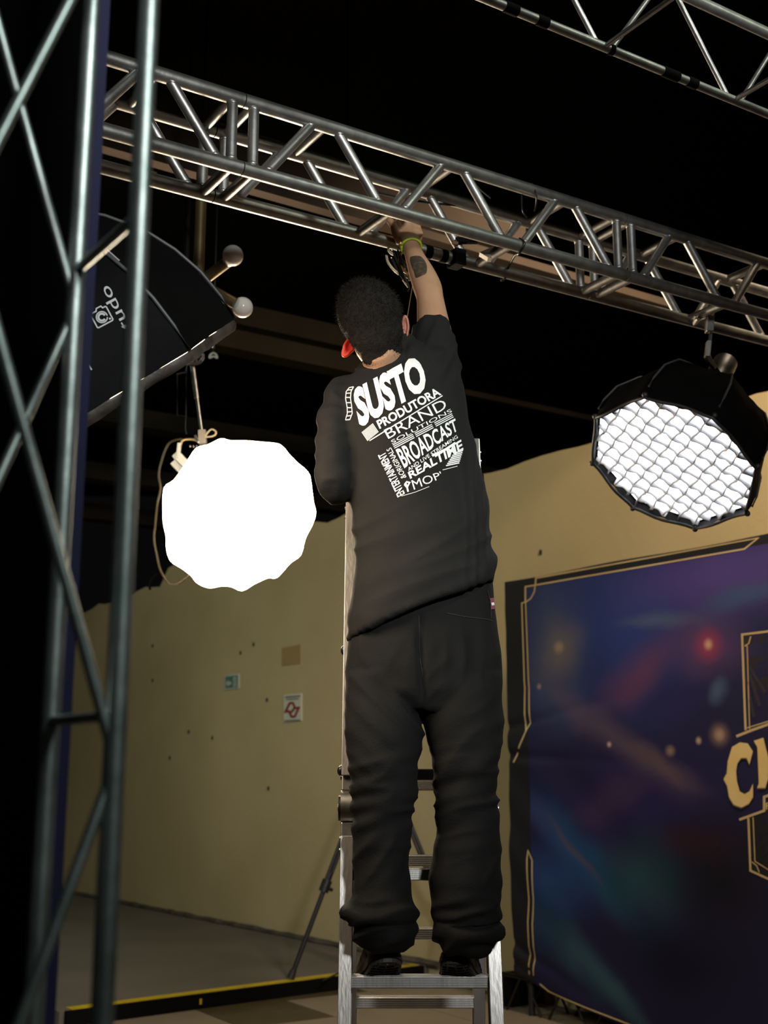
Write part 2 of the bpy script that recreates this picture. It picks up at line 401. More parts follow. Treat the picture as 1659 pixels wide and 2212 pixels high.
# ------------------------------------------------------------------ brown girder behind the truss
G0 = P(650, 372, 5.0)
def gpt(px, py, ref): return PL(px, py, ref, NB)
Tg = thing('ceiling_girder', G0, 'brown painted ceiling girder seen through the box truss', 'beam')
e1 = PL(1125, 500, G0, NB); tl = (e1 - G0).dot(U)
def gz(py): return PL(650, py, G0, NB).z
box('web', G0 + U * (tl - 3.4) / 2 + ZV * ((gz(330) + gz(408)) / 2 - G0.z), U * ((tl + 3.4) / 2), NB * 0.04, ZV * ((gz(330) - gz(408)) / 2), BEAM, Tg)
box('lower_flange', G0 + U * (tl - 2.6) / 2 - NB * 0.02 + ZV * ((gz(431) + gz(449)) / 2 - G0.z), U * ((tl + 4.6) / 2), NB * 0.03, ZV * ((gz(431) - gz(449)) / 2), BEAM, Tg)
for k in range(5):
    p = G0 + U * (tl - 0.1 - k * 0.62) + NB * 0.03 + ZV * ((gz(331) + gz(449)) / 2 - G0.z)
    box('stiffener', p + NB * 0.03, U * 0.02, NB * 0.02, ZV * ((gz(331) - gz(449)) / 2), BEAMD, Tg)
box('hanger', G0 + U * (tl * 0.2) + ZV * ((6.0 + gz(331)) / 2 - G0.z) + NB * 0.03, U * 0.006, NB * 0.006, ZV * ((6.0 - gz(331)) / 2), BLKMAT, Tg)
box('hanger', G0 - U * 2.5 + ZV * ((6.0 + gz(331)) / 2 - G0.z) + NB * 0.03, U * 0.006, NB * 0.006, ZV * ((6.0 - gz(331)) / 2), BLKMAT, Tg)

# ------------------------------------------------------------------ chandelier of tubes and globe bulbs
DC = 4.0
hub = P(428, 612, DC)
Tc = thing('tube_chandelier', hub, 'brass tube ceiling fixture with two globe bulbs beside the black softbox', 'chandelier')
rp = 13 * DC / F
ptop = P(428, 330, DC).z; cyl('pole', hub + ZV * 0.0, Vector((hub.x, hub.y, ptop)), rp, BRASS, Tc, 20); cyl('drop_rod', Vector((hub.x, hub.y, ptop)), Vector((hub.x, hub.y, 6.0)), 0.008, BLKMAT, Tc, 10)
BULB = mat('opal_bulb', (0.88, 0.83, 0.74), 0.12, 0, spec=0.5, sss=0.3); SOCK = mat('bulb_collar', (0.62, 0.62, 0.6), 0.35)
def arm(start, end, bulb_c):
    s, e, b = P(*start), P(*end), P(*bulb_c)
    cyl('arm', s, e, rp, BRASS, Tc, 20)
    d = (b - e).normalized(); bm = bmesh.new(); a, c = frame(d)
    R = 24.0 * DC / F; pr = []
    for k in range(17):
        f = k / 16; ang = math.radians(148) * (1 - f)
        pr.append((b - d * (-math.cos(math.pi - ang) * R) * -1, math.sin(ang) * R))
    rings = []
    for k in range(17):
        ang = math.radians(30) + (math.pi - math.radians(30)) * k / 16
        rings.append((b - d * math.cos(ang) * R, a * max(math.sin(ang) * R, 0.0006), c * max(math.sin(ang) * R, 0.0006)))
    add_loft(bm, rings, 24); bl = mesh_obj('bulb', bm, BULB, Tc, smooth=1.2)
    cyl('collar', e - d * 0.002, b - d * R * 0.72, rp * 0.96, SOCK, bl, 20, R * 0.66)
arm((430, 612, DC), (490, 567, DC - 0.05), (503, 552, DC - 0.07))
arm((430, 612, DC), (509, 656, DC - 0.02), (524, 664, DC + 0.0))
arm((430, 612, DC), (372, 650, DC + 0.1), (352, 664, DC + 0.13))
arm((430, 612, DC), (396, 585, DC + 0.12), (384, 570, DC + 0.16))
cyl('set_screw', P(431, 580, DC - 0.03), P(431, 580, DC - 0.015), 0.004, RUBBER, Tc, 8)

# ------------------------------------------------------------------ decal helper
def bvh_of(o):
    bm = bmesh.new(); bm.from_mesh(o.data); t = BVHTree.FromBMesh(bm); bm.free(); return t
CO = Vector((0, 0, H))
def cast(bvh, px, py, off=0.0012):
    d = ray(px, py).normalized(); h = bvh.ray_cast(CO, d)
    if h[0] is None:
        for k in range(1, 16):
            q = ray(px + (900 - px) * 0.02 * k, py + (950 - py) * 0.02 * k).normalized(); h = bvh.ray_cast(CO, q)
            if h[0] is not None: break
        if h[0] is None: return None
    nrm = h[1]
    if nrm.dot(d) > 0: nrm = -nrm
    return h[0] + nrm * off
def glyphs(txt, bold=0.0, shear=0.0, res=3):
    c = bpy.data.curves.new('t', 'FONT'); c.body = txt; c.offset = bold; c.shear = shear; c.resolution_u = res; c.fill_mode = 'FRONT'
    o = bpy.data.objects.new('t', c); COL.objects.link(o)
    dg = bpy.context.evaluated_depsgraph_get(); dg.update(); me = bpy.data.meshes.new_from_object(o.evaluated_get(dg))
    bpy.data.objects.remove(o); bpy.data.curves.remove(c)
    xs = [v.co.x for v in me.vertices]; ys = [v.co.y for v in me.vertices]
    x0, x1, y0, y1 = min(xs), max(xs), min(ys), max(ys)
    vs = [((v.co.x - x0) / (x1 - x0), (v.co.y - y0) / (y1 - y0)) for v in me.vertices]
    fs = [tuple(p.vertices) for p in me.polygons]; bpy.data.meshes.remove(me)
    return vs, fs
def quad_map(q):
    BL, BR, TL, TR = [Vector((*p, 0)) for p in q]
    def f(u, v):
        p = BL * (1 - u) * (1 - v) + BR * u * (1 - v) + TL * (1 - u) * v + TR * u * v; return p.x, p.y
    return f
def decal2d(name, vs, fs, placer, m, parent, maxlen=None, thick=0.0):
    bm = bmesh.new(); bv = [bm.verts.new((x, y, 0)) for x, y in vs]
    for f in fs:
        try: bm.faces.new([bv[i] for i in f])
        except ValueError: pass
    bmesh.ops.triangulate(bm, faces=bm.faces[:])
    if maxlen:
        for _ in range(5):
            es = [e for e in bm.edges if e.calc_length() > maxlen]
            if not es: break
            bmesh.ops.subdivide_edges(bm, edges=es, cuts=1)
            bmesh.ops.triangulate(bm, faces=[f for f in bm.faces if len(f.verts) > 3])
    bad = []
    for v in bm.verts:
        p = placer(v.co.x, v.co.y)
        if p is None: bad.append(v)
        else: v.co = p
    if bad: bmesh.ops.delete(bm, geom=bad, context='VERTS')
    me = bpy.data.meshes.new(name); bm.to_mesh(me); bm.free()
    return obj_from(name, me, m, parent)
def text_decal(txt, quad, placer, m, parent, bold=0.0, shear=0.0, name='lettering', maxlen=9):
    vs, fs = glyphs(txt, bold, shear); f = quad_map(quad)
    return decal2d(name, [f(u, v) for u, v in vs], fs, placer, m, parent, maxlen)
def strip_poly(pts, w, closed=False):
    """stroke a 2D polyline with a constant width, mitred"""
    n = len(pts); V = []; Fc = []
    P2 = [Vector((p[0], p[1])) for p in pts]
    for i in range(n):
        a = P2[i - 1] if (i > 0 or closed) else None; b = P2[(i + 1) % n] if (i < n - 1 or closed) else None
        d1 = (P2[i] - a).normalized() if a is not None else None; d2 = (b - P2[i]).normalized() if b is not None else None
        d1 = d1 or d2; d2 = d2 or d1
        n1 = Vector((-d1.y, d1.x)); n2 = Vector((-d2.y, d2.x)); mm = n1 + n2
        mm = n1 if mm.length < 1e-6 else mm.normalized()
        k = min(1.0 / max(mm.dot(n1), 0.35), 2.5); V += [tuple(P2[i] + mm * w / 2 * k), tuple(P2[i] - mm * w / 2 * k)]
    for i in range(n if closed else n - 1):
        j = (i + 1) % n; Fc.append((2 * i, 2 * i + 1, 2 * j + 1, 2 * j))
    return V, Fc
def arc2(c, r, a0, a1, n=10, ry=None):
    ry = ry or r
    return [(c[0] + r * math.cos(math.radians(a0 + (a1 - a0) * i / n)), c[1] + ry * math.sin(math.radians(a0 + (a1 - a0) * i / n))) for i in range(n + 1)]

# ------------------------------------------------------------------ black softbox, upper left
DS = 2.62
def img_dir(dx, dy, fwd):     # image right / image down / away -> world
    r = XV; up = Vector((0, -ST, CT)); fw = Vector((0, CT, ST)); return (r * dx - up * dy + fw * fwd)
rad = img_dir(0.863, -0.505, 0).normalized(); axs = img_dir(0.505, 0.863, 0.24).normalized()
sec = axs.cross(rad).normalized()
tip = P(505, 690, DS); RS = 0.368; cen = tip - rad * RS
prof = [(0.0, 1.0), (0.06, 0.995), (0.13, 0.965), (0.20, 0.90), (0.27, 0.80), (0.34, 0.64), (0.40, 0.44), (0.43, 0.24)]
Ts = thing('octagonal_softbox', cen - axs * 0.5, 'large black softbox seen from behind, hung in the upper left', 'softbox')
NP = 8; sh = bpy.data.objects
panels = []
for i in range(NP):
    bm = bmesh.new(); rows = []
    for h_, r_ in prof:
        row = []
        for k in range(7):
            f = k / 6; a0 = 2 * math.pi * i / NP; a1 = 2 * math.pi * (i + 1) / NP
            p0 = rad * math.cos(a0) + sec * math.sin(a0); p1 = rad * math.cos(a1) + sec * math.sin(a1)
            d = p0 * (1 - f) + p1 * f
            sag = 1 - 0.05 * math.sin(math.pi * f)
            p = cen + d * RS * r_ * sag - axs * h_
            p += d.normalized() * 0.006 * noise.noise(p * 9.0)
            row.append(bm.verts.new(p))
        rows.append(row)
    for a, b in zip(rows, rows[1:]):
        for k in range(6): bm.faces.new((a[k], a[k + 1], b[k + 1], b[k]))
    panels.append(mesh_obj('panel', bm, SOFTB, Ts, smooth=3.2))
    a0 = 2 * math.pi * i / NP; d = rad * math.cos(a0) + sec * math.sin(a0)
    tube('rib', [cen + d * RS * (r_ + 0.008) - axs * h_ for h_, r_ in prof], 0.0045, mat('rib_binding', (0.05, 0.05, 0.055), 0.5), Ts, 6)
# lip round the opening
bm = bmesh.new(); rows = []
for j, (h_, r_) in enumerate(((0.0, 1.0), (-0.009, 1.0), (-0.018, 0.99), (-0.024, 0.97))):
    row = []
    for i in range(NP):
        for k in range(6):
            f = k / 6; a0 = 2 * math.pi * i / NP; a1 = 2 * math.pi * (i + 1) / NP
            d = (rad * math.cos(a0) + sec * math.sin(a0)) * (1 - f) + (rad * math.cos(a1) + sec * math.sin(a1)) * f
            p = cen + d * RS * r_ * (1 - 0.05 * math.sin(math.pi * f)) - axs * h_
            p += axs * 0.006 * noise.noise(p * 22 + Vector((j, 0, 0))); row.append(bm.verts.new(p))
    rows.append(row)
for a, b in zip(rows, rows[1:]):
    for i in range(len(a)): bm.faces.new((a[i], a[(i + 1) % len(a)], b[(i + 1) % len(a)], b[i]))
mesh_obj('rim', bm, SOFTR, Ts, smooth=3.2)
bm = bmesh.new(); vs = [bm.verts.new(cen + (rad * math.cos(2 * math.pi * i / NP) + sec * math.sin(2 * math.pi * i / NP)) * RS * 0.87 + axs * 0.004) for i in range(NP)]
bm.faces.new(vs)
mesh_obj('diffuser', bm, mat('softbox_diffuser_warm', (0.8, 0.8, 0.8), 0.8, emit=(1.0, 0.80, 0.56), estr=16), Ts)
bk = cen - axs * 0.43
bm = bmesh.new(); add_cyl(bm, bk + axs * 0.01, bk - axs * 0.03, RS * 0.26, 24); mesh_obj('speed_ring', bm, BLACKP, Ts, smooth=0.8)
bm = bmesh.new(); add_cyl(bm, bk - axs * 0.03, bk - axs * 0.20, 0.055, 20, 0.048); mesh_obj('lamp_head', bm, BLACKP, Ts, smooth=0.8)
tube('yoke', [bk - axs * 0.1 + sec * 0.07, bk - axs * 0.1 + sec * 0.08 + ZV * 0.15, Vector((bk.x, bk.y, B0.z - 0.2)), B0 + UT * (tj1 - LS + 0.2) - ZV * 0.02], 0.008, BLACKP, Ts)
front = None
bmj = bmesh.new()
for p_ in panels: bmj.from_mesh(p_.data)
sb_bvh = BVHTree.FromBMesh(bmj); bmj.free()
def sbp(x, y): 
    d = ray(x, y).normalized(); h = sb_bvh.ray_cast(CO, d)
    return None if h[0] is None else h[0] - d * 0.002
rd_ = Vector((-0.47, -0.88)); ru = Vector((-0.88, 0.47))
def txq(p, L_, h_): 
    p = Vector(p); return [tuple(p), tuple(p + rd_ * L_), tuple(p + ru * h_), tuple(p + rd_ * L_ + ru * h_)]
text_decal('studo', txq((292, 722), 122, 24), sbp, GREYPRINT, Ts, bold=0.004)
# camera emblem
def rot_pts(pts, c, ang, s=1.0):
    ca, sa = math.cos(math.radians(ang)), math.sin(math.radians(ang)); return [(c[0] + s * (x * ca - y * sa), c[1] + s * (x * sa + y * ca)) for x, y in pts]
body = [(-19, -15), (-17, -17), (17, -17), (19, -15), (19, 15), (17, 17), (5, 17), (2, 22), (-9, 22), (-11, 17), (-17, 17), (-19, 15)]
ec = (220, 685)
for pts, w_, cl in ((rot_pts(body, ec, 152), 3.0, True), (rot_pts(arc2((0, 0), 12, 0, 345, 24), ec, 0), 2.6, False), (rot_pts(arc2((0, 0), 7.5, 30, 330, 18), ec, 0), 4.5, False), (rot_pts([(-16, -11), (-12, -11)], ec, 152), 4, False)):
    V_, F_ = strip_poly(pts, w_, cl); decal2d('emblem', V_, F_, sbp, GREYPRINT, Ts, 8)
for a_, b_ in (((231, 539), (258, 563)), ((305, 612), (333, 644)), ((348, 663), (379, 703)), ((182, 769), (198, 799))):
    V_, F_ = strip_poly([a_, b_], 3.2); decal2d('hook_tape', V_, F_, sbp, GREYPRINT, Ts, 8)

# ------------------------------------------------------------------ lit octagonal softbox (big white glow)
DL = 5.3
outl = [(700, 268), (780, 285), (910, 285), (1050, 297), (1180, 310), (1235, 345), (1280, 400), (1350, 470), (1440, 550), (1465, 620), (1475, 700), (1490, 810), (1508, 900), (1480, 1000), (1420, 1120), (1380, 1260), (1290, 1330), (1180, 1450), (1100, 1455), (980, 1510), (880, 1565), (790, 1530), (700, 1525), (600, 1540), (500, 1500), (440, 1430), (360, 1370), (270, 1310), (235, 1200), (235, 1110), (212, 1000), (205, 900), (215, 690), (300, 620), (400, 480), (490, 350), (590, 320)]
outl = [(300 + x / 3.95, 880 + y / 3.95) for x, y in outl]
def closed_spline(pts, n=3):
    m_ = len(pts); out = []
    for i in range(m_):
        p0, p1, p2, p3 = [Vector((*pts[(i + k) % m_], 0)) for k in (-1, 0, 1, 2)]
        for k in range(n):
            t = k / n; q = 0.5 * ((2 * p1) + (p2 - p0) * t + (2 * p0 - 5 * p1 + 4 * p2 - p3) * t * t + (3 * p1 - p0 - 3 * p2 + p3) * t ** 3); out.append((q.x, q.y))
    return out
outl = closed_spline(outl)
oc = Vector((sum(p[0] for p in outl) / len(outl), sum(p[1] for p in outl) / len(outl)))
Tl = thing('lit_softbox', P(oc.x, oc.y, DL + 0.2), 'brightly glowing round white softbox hanging in front of the wall', 'softbox')
lc = P(oc.x, oc.y, DL); lax = (CO - lc).normalized()
rim = [P(x, y, DL) for x, y in outl]
bm = bmesh.new(); rows = []
for f, bul in ((1.0, 0.0), (0.985, 0.03), (0.9, 0.065), (0.75, 0.10), (0.5, 0.13), (0.25, 0.145), (0.06, 0.15)):
    rows.append([bm.verts.new(lc + (p - lc) * f + lax * bul) for p in rim])
for a, b in zip(rows, rows[1:]):
    for i in range(len(a)): bm.faces.new((a[i], a[(i + 1) % len(a)], b[(i + 1) % len(a)], b[i]))
bm.faces.new(rows[-1])
GLOW = mat('glowing_diffuser', (0.85, 0.85, 0.85), 0.8, emit=(1.0, 0.82, 0.58), estr=52)
mesh_obj('diffuser', bm, GLOW, Tl, smooth=3.2)
bm = bmesh.new(); rows = []
for f, bk_ in ((0.97, 0.004), (0.95, -0.05), (0.82, -0.16), (0.55, -0.26), (0.25, -0.31)):
    rows.append([bm.verts.new(lc + (p - lc) * f + lax * bk_) for p in rim])
for a, b in zip(rows, rows[1:]):
    for i in range(len(a)): bm.faces.new((a[i], a[(i + 1) % len(a)], b[(i + 1) % len(a)], b[i]))
bm.faces.new(rows[-1]); mesh_obj('shell', bm, SOFTB, Tl, smooth=3.2)
DH = DL + 0.16
WPL = mat('white_plastic', (0.62, 0.63, 0.60), 0.45)
def seg_box(name, a, b, wd, th, m, parent):
    a, b = P(*a), P(*b); d = b - a; s = d.cross(YV).normalized(); return box(name, (a + b) / 2, d / 2, s * wd / 2, YV * th / 2, m, parent, 0.002)
seg_box('yoke_arm', (388, 958, DH), (384, 990, DH), 0.016, 0.03, WPL, Tl)
seg_box('lamp_head', (380, 982, DH + 0.03), (420, 1022, DH + 0.03), 0.04, 0.06, WPL, Tl)
seg_box('heat_sink', (375, 1000, DH + 0.05), (412, 1040, DH + 0.05), 0.03, 0.06, WPL, Tl)
tube('yoke', spline([P(384, 985, DH), P(391, 958, DH), P(398, 950, DH), P(414, 949, DH), P(425, 952, DH)]), 0.006, mat('yoke_gold', (0.5, 0.4, 0.2), 0.4, 0.8), Tl)
# hanging rod with its clamp block
Tr = thing('hanging_rod', P(410, 700, DH), 'thin metal rod holding up the glowing white softbox', 'rod')
cyl('rod', P(437, 945, DH), P(404, 700, DH), 0.0085, STEEL, Tr, 10); cyl('sleeve', P(425, 860, DH), P(400, 670, DH), 0.0125, STEEL, Tr, 12)
top_ = P(400, 670, DH); cyl('drop_tube', top_, Vector((top_.x - 0.02, top_.y, 6.0)), 0.014, BLACKP, Tr, 10)
seg_box('clamp_block', (437, 930, DH), (438, 960, DH), 0.036, 0.04, mat('clamp_grey', (0.30, 0.27, 0.23), 0.5), Tr)
seg_box('clamp_screw', (418, 948, DH), (432, 950, DH), 0.012, 0.012, STEEL, Tr); seg_box('wing_nut', (421, 940, DH - 0.02), (429, 956, DH - 0.02), 0.012, 0.008, STEEL, Tr)
for k in range(3): seg_box('wing_nut', (410 + k * 7, 962, DH), (412 + k * 7, 966 + k, DH), 0.008, 0.006, STEEL, Tr)
o = tube('power_cable', spline([P(395, 948, DH + 0.1), P(365, 958, DH + 0.1), P(348, 1000, DH + 0.1), P(343, 1028, DH + 0.1), P(347, 1055, DH + 0.1), P(340, 1090, DH + 0.1), P(336, 1130, DH + 0.1), P(333, 1165, DH + 0.1), P(338, 1195, DH + 0.1), P(346, 1230, DH + 0.1), P(362, 1256, DH + 0.1), P(376, 1263, DH + 0.1), P(392, 1256, DH + 0.1), P(412, 1238, DH + 0.1)]), 0.006, mat('cable_brown', (0.12, 0.095, 0.055), 0.4), None)
tag(o, 'thin brown cable looping down left of the glowing white softbox', 'cable')
o = tube('cable_loop', spline([P(441, 945, DH - 0.02), P(455, 928, DH - 0.02), P(466, 932, DH - 0.02), P(464, 940, DH - 0.02), P(450, 944, DH - 0.02), P(441, 941, DH - 0.02)]), 0.004, CABLE_W)
tag(o, 'small cream cable loop at the top of the glowing softbox', 'cable')
o = tube('hook_wire', spline([P(341, 1238, DH + 2), P(328, 1252, DH + 2), P(324, 1262, DH + 2), P(324, 1274, DH + 2)]), 0.008, BLKMAT); tag(o, 'short dark wire hanging over the wall top left of the glow', 'wire')
for k, (dx, dy, rr) in enumerate(((0, 0, 24), (6, 4, 21), (-6, 6, 19), (3, -8, 22))):
    pts = [P(415 + dx + rr * math.cos(a) * 0.9, 766 + dy + rr * math.sin(a) * 0.8, DH - 0.05 + 0.02 * k + 0.02 * math.sin(2 * a)) for a in [2 * math.pi * i / 28 for i in range(29)]]
    o = tube('coiled_cable', pts, 0.0055, CABLE_B)
    tag(o, ('widest glossy black cable coil under the black softbox', 'right-hand glossy black cable coil under the black softbox', 'left-hand small black cable coil under the black softbox', 'topmost glossy black cable coil under the black softbox')[k], 'cable', 'coils under the black softbox')
seg = [P(394, 800, DH), P(394, 898, DH)]
o = thing('safety_cord', seg[0], 'dark slack safety cord left of the hanging rod', 'cord')
tube('cord', [P(383, 808, DH), P(383, 896, DH)], 0.0025, CABLE_B, o); tube('cord', [P(402, 802, DH), P(402, 898, DH), P(400, 925, DH), P(403, 938, DH)], 0.0025, CABLE_B, o)
tube('bar', [P(381, 808, DH), P(404, 803, DH)], 0.006, CABLE_B, o); tube('bar', [P(381, 896, DH), P(404, 899, DH)], 0.003, CABLE_B, o); tube('drop', [P(402, 803, DH), P(408, 770, DH)], 0.004, CABLE_B, o)
# small hook pendant on the beam
o = thing('hook_pendant', P(461, 740, 6.5), 'small pale hook pendant hanging from the dark beam', 'hook')
bt = P(461, 768, 6.5); tube('wire', [P(461, 762, 6.5), P(461, 720, 6.5), Vector((bt.x, bt.y, 6.0))], 0.004, CABLE_B, o)
tube('hook', spline([P(461, 762, 6.5), P(455, 766, 6.5), P(453, 773, 6.5), P(461, 770, 6.5), P(469, 773, 6.5), P(467, 766, 6.5), P(461, 762, 6.5)], 5), 0.006, WPL, o); cyl('ferrule', P(461, 742, 6.5), P(461, 752, 6.5), 0.008, STEEL, o)

# ------------------------------------------------------------------ gridded softbox, right
DG = 4.15
gc = P(1458, 988, DG); toc = (CO - gc).normalized()
camr, camu = XV, Vector((0, -ST, CT))
gn = (toc * 0.60 + (camr * -0.47 + camu * -0.88) * 0.80).normalized()
gx = (camr * 0.884 - camu * 0.468); gx = (gx - gn * gx.dot(gn)).normalized(); gy = gn.cross(gx).normalized()
RG = 0.312
Tq = thing('grid_softbox', gc - gn * 0.45, 'octagonal softbox with a white honeycomb fabric grid hanging at the right', 'softbox')
def octp(i, n=8, r=1.0): 
    a = 2 * math.pi * (i + 0.5) / n; return gx * math.cos(a) * RG * r + gy * math.sin(a) * RG * r
def oct_r(ang):
    a = (ang - math.pi / 8) % (math.pi / 4) - math.pi / 8
    return RG * math.cos(math.pi / 8) / math.cos(((ang) % (math.pi / 4)) - math.pi / 8)
bm = bmesh.new(); rows = []
for h_, r_ in ((0.045, 1.0), (0.0, 1.02), (-0.05, 1.02), (-0.14, 0.97), (-0.24, 0.80), (-0.32, 0.52), (-0.36, 0.28)):
    row = []
    for i in range(48):
        ang = 2 * math.pi * i / 48; rr = oct_r(ang) * r_ * (1 - 0.02 * (i % 6 == 3))
        row.append(bm.verts.new(gc + gx * math.cos(ang) * rr + gy * math.sin(ang) * rr + gn * h_))
    rows.append(row)
for a, b in zip(rows, rows[1:]):
    for i in range(48): bm.faces.new((a[i], a[(i + 1) % 48], b[(i + 1) % 48], b[i]))
bm.faces.new(rows[-1]); o = mesh_obj('shell', bm, SOFTB, Tq, smooth=3.2)
for i in range(8):
    a = 2 * math.pi * i / 8; d = gx * math.cos(a) + gy * math.sin(a)
    tube('rib', [gc + d * oct_r(a) * (r_ + 0.012) + gn * h_ for h_, r_ in ((0.0, 1.02), (-0.05, 1.02), (-0.14, 0.97), (-0.24, 0.80), (-0.32, 0.52), (-0.36, 0.28))], 0.004, mat('rib_binding', (0.1, 0.1, 0.11), 0.5), Tq, 6)
    bm = bmesh.new(); add_ball(bm, gc + d * oct_r(a) * 1.015 + gn * 0.04, 0.011, seg=8); mesh_obj('corner_pocket', bm, RUBBER, Tq, smooth=3)
tube('rim', [gc + gx * math.cos(a) * oct_r(a) * 1.005 + gy * math.sin(a) * oct_r(a) * 1.005 + gn * (0.045 + 0.006 * math.sin(a * 9)) for a in [2 * math.pi * i / 64 for i in range(65)]], 0.006, RUBBER, Tq, 6)
bm = bmesh.new(); c0 = bm.verts.new(gc - gn * 0.012); ring = []
for i in range(48):
    ang = 2 * math.pi * i / 48; rr = oct_r(ang) * 0.995; ring.append(bm.verts.new(gc + gx * math.cos(ang) * rr + gy * math.sin(ang) * rr))
for i in range(48): bm.faces.new((c0, ring[i], ring[(i + 1) % 48]))
mesh_obj('diffuser', bm, mat('grid_diffuser', (0.85, 0.85, 0.85), 0.8, emit=(0.93, 0.96, 1.0), estr=4.2), Tq)
GRID = mat('grid_fabric', (0.72, 0.72, 0.74), 0.7, 0, (0.60, 0.60, 0.63), 14, 0.2, 40, spec=0.2)
# egg-crate of soft fabric strips
NG = 12; stepg = 2 * RG / NG
def chord_lim(c_, axis):
    lo = 0.0
    for k in range(200):
        t = k / 200 * RG * 1.05; ang = math.atan2(t if axis == 0 else c_, c_ if axis == 0 else t)
        if math.hypot(t, c_) <= oct_r(ang) * 0.985: lo = t
    return lo
for axis in (0, 1):
    for k in range(1, NG):
        c_ = -RG + stepg * k; hl = chord_lim(abs(c_), axis)
        if hl < 0.03: continue
        bm = bmesh.new(); rows = []; ns = 26
        for i in range(ns + 1):
            t = -hl + 2 * hl * i / ns
            ph = (t / stepg) * math.pi * 2
            wv = 0.0045 * math.cos(ph / 2 + k * math.pi) + 0.004 * noise.noise(Vector((t * 20, k, axis)))
            top_d = 0.034 + 0.005 * math.cos(ph) + 0.006 * noise.noise(Vector((t * 12, k * 3, axis + 5)))
            for_a, for_b = (gx, gy) if axis == 0 else (gy, gx)
            base = gc + for_a * c_ + for_b * t
            rows.append([bm.verts.new(base + gn * 0.002), bm.verts.new(base + for_a * wv * 0.5 + gn * top_d * 0.55), bm.verts.new(base + for_a * wv + gn * top_d)])
        for a, b in zip(rows, rows[1:]):
            bm.faces.new((a[0], b[0], b[1], a[1])); bm.faces.new((a[1], b[1], b[2], a[2]))
        o = mesh_obj('grid_strip', bm, GRID, Tq, smooth=3.2); md = o.modifiers.new('s', 'SOLIDIFY'); md.thickness = 0.004
bk2 = gc - gn * 0.36
bm = bmesh.new(); add_cyl(bm, bk2 + gn * 0.01, bk2 - gn * 0.03, RG * 0.3, 24); mesh_obj('speed_ring', bm, BLACKP, Tq, smooth=0.8)
bm = bmesh.new(); add_cyl(bm, bk2 - gn * 0.03, bk2 - gn * 0.19, 0.05, 20, 0.045); mesh_obj('lamp_head', bm, BLACKP, Tq, smooth=0.8)
# clamp on the truss holding it
pc_ = onC(1532)
Tk = thing('truss_clamp', pc_, 'silver hook clamp on the truss above the gridded softbox', 'clamp')
def cbox(name, a, b, wd, th, m, parent): return seg_box(name, a, b, wd, th, m, parent)
DK = pc_.y
cbox('plate', (1499, 693, DK - 0.09), (1538, 676, DK - 0.09), 0.022, 0.05, STEEL, Tk)
cbox('jaw', (1500, 688, DK - 0.12), (1530, 664, DK - 0.12), 0.006, 0.03, STEEL, Tk)
cbox('hook_strap', (1534, 684, DK - 0.1), (1532, 718, DK - 0.08), 0.026, 0.03, STEEL, Tk)
cbox('bolt', (1536, 716, DK - 0.06), (1533, 742, DK - 0.05), 0.012, 0.012, BLACKP, Tk)
cbox('strap', (1531, 738, DK - 0.05), (1527, 772, DK - 0.03), 0.017, 0.025, STEEL, Tk)
cbox('strap', (1527, 768, DK - 0.03), (1533, 782, DK - 0.01), 0.018, 0.025, STEEL, Tk)
cbox('strap', (1532, 780, DK - 0.01), (1545, 796, DK + 0.02), 0.016, 0.025, STEEL, Tk)
tube('yoke', [P(1541, 792, DK + 0.02), P(1560, 815, DG + 0.15), bk2 - gn * 0.1], 0.010, BLACKP, Tk)
cyl('spigot', pc_ - ZV * 0.02, P(1533, 700, DK - 0.08), 0.011, BLACKP, Tk)

# ------------------------------------------------------------------ printed banner on the right
bp0 = P(1105, 2190, 7.4); bp0 = PZ(1105, 2190, 0.0)
BPL = bp0.copy()
def bpx(px, py, off=0.0): return PL(px, py, BPL + WN * off, WN)
def bcoord(px, py):
    p = bpx(px, py); return (p - BPL).dot(WD), p.z
def bworld(t, z, off=0.0): return BPL + WD * t + ZV * z + WN * off
zt = bcoord(1098, 1256)[1]; t0b = bcoord(1100, 1700)[0]
LB = 4.6
zb0 = bcoord(1118, 2108)[1]
def zbot(t):                       # lower edge: pulled up at the corner, hanging lower further along
    pts = [(0, zb0), (0.1, zb0 - 0.005), (0.22, zb0 - 0.04), (0.78, bcoord(1345, 2212)[1]), (1.2, 0.03), (9, 0.03)]
    for (a, za), (b, zb) in zip(pts, pts[1:]):
        if t <= b: return za + (zb - za) * (t - a) / (b - a)
    return 0.03
def bdepth(t, z):                  # creases of the hung fabric
    d = 0.006 * noise.noise(Vector((t * 1.2, z * 1.6, 0)))
    e = math.exp(-t / 0.5)
    for zc, sl in ((bcoord(1105, 1572)[1], 0.16), (bcoord(1105, 1632)[1], -0.05), (bcoord(1120, 2080)[1], -0.45), (bcoord(1120, 2040)[1], -0.35), (bcoord(1120, 2105)[1], -0.55)):
        q = (z - zc - sl * t); d -= 0.016 * e * math.exp(-(q / 0.028) ** 2)
    for k in range(4): d += 0.007 * e * math.sin((z + 0.9 * t) * (9 + 3 * k) + k) * math.exp(-((z - 0.7) / 0.6) ** 2)
    return d
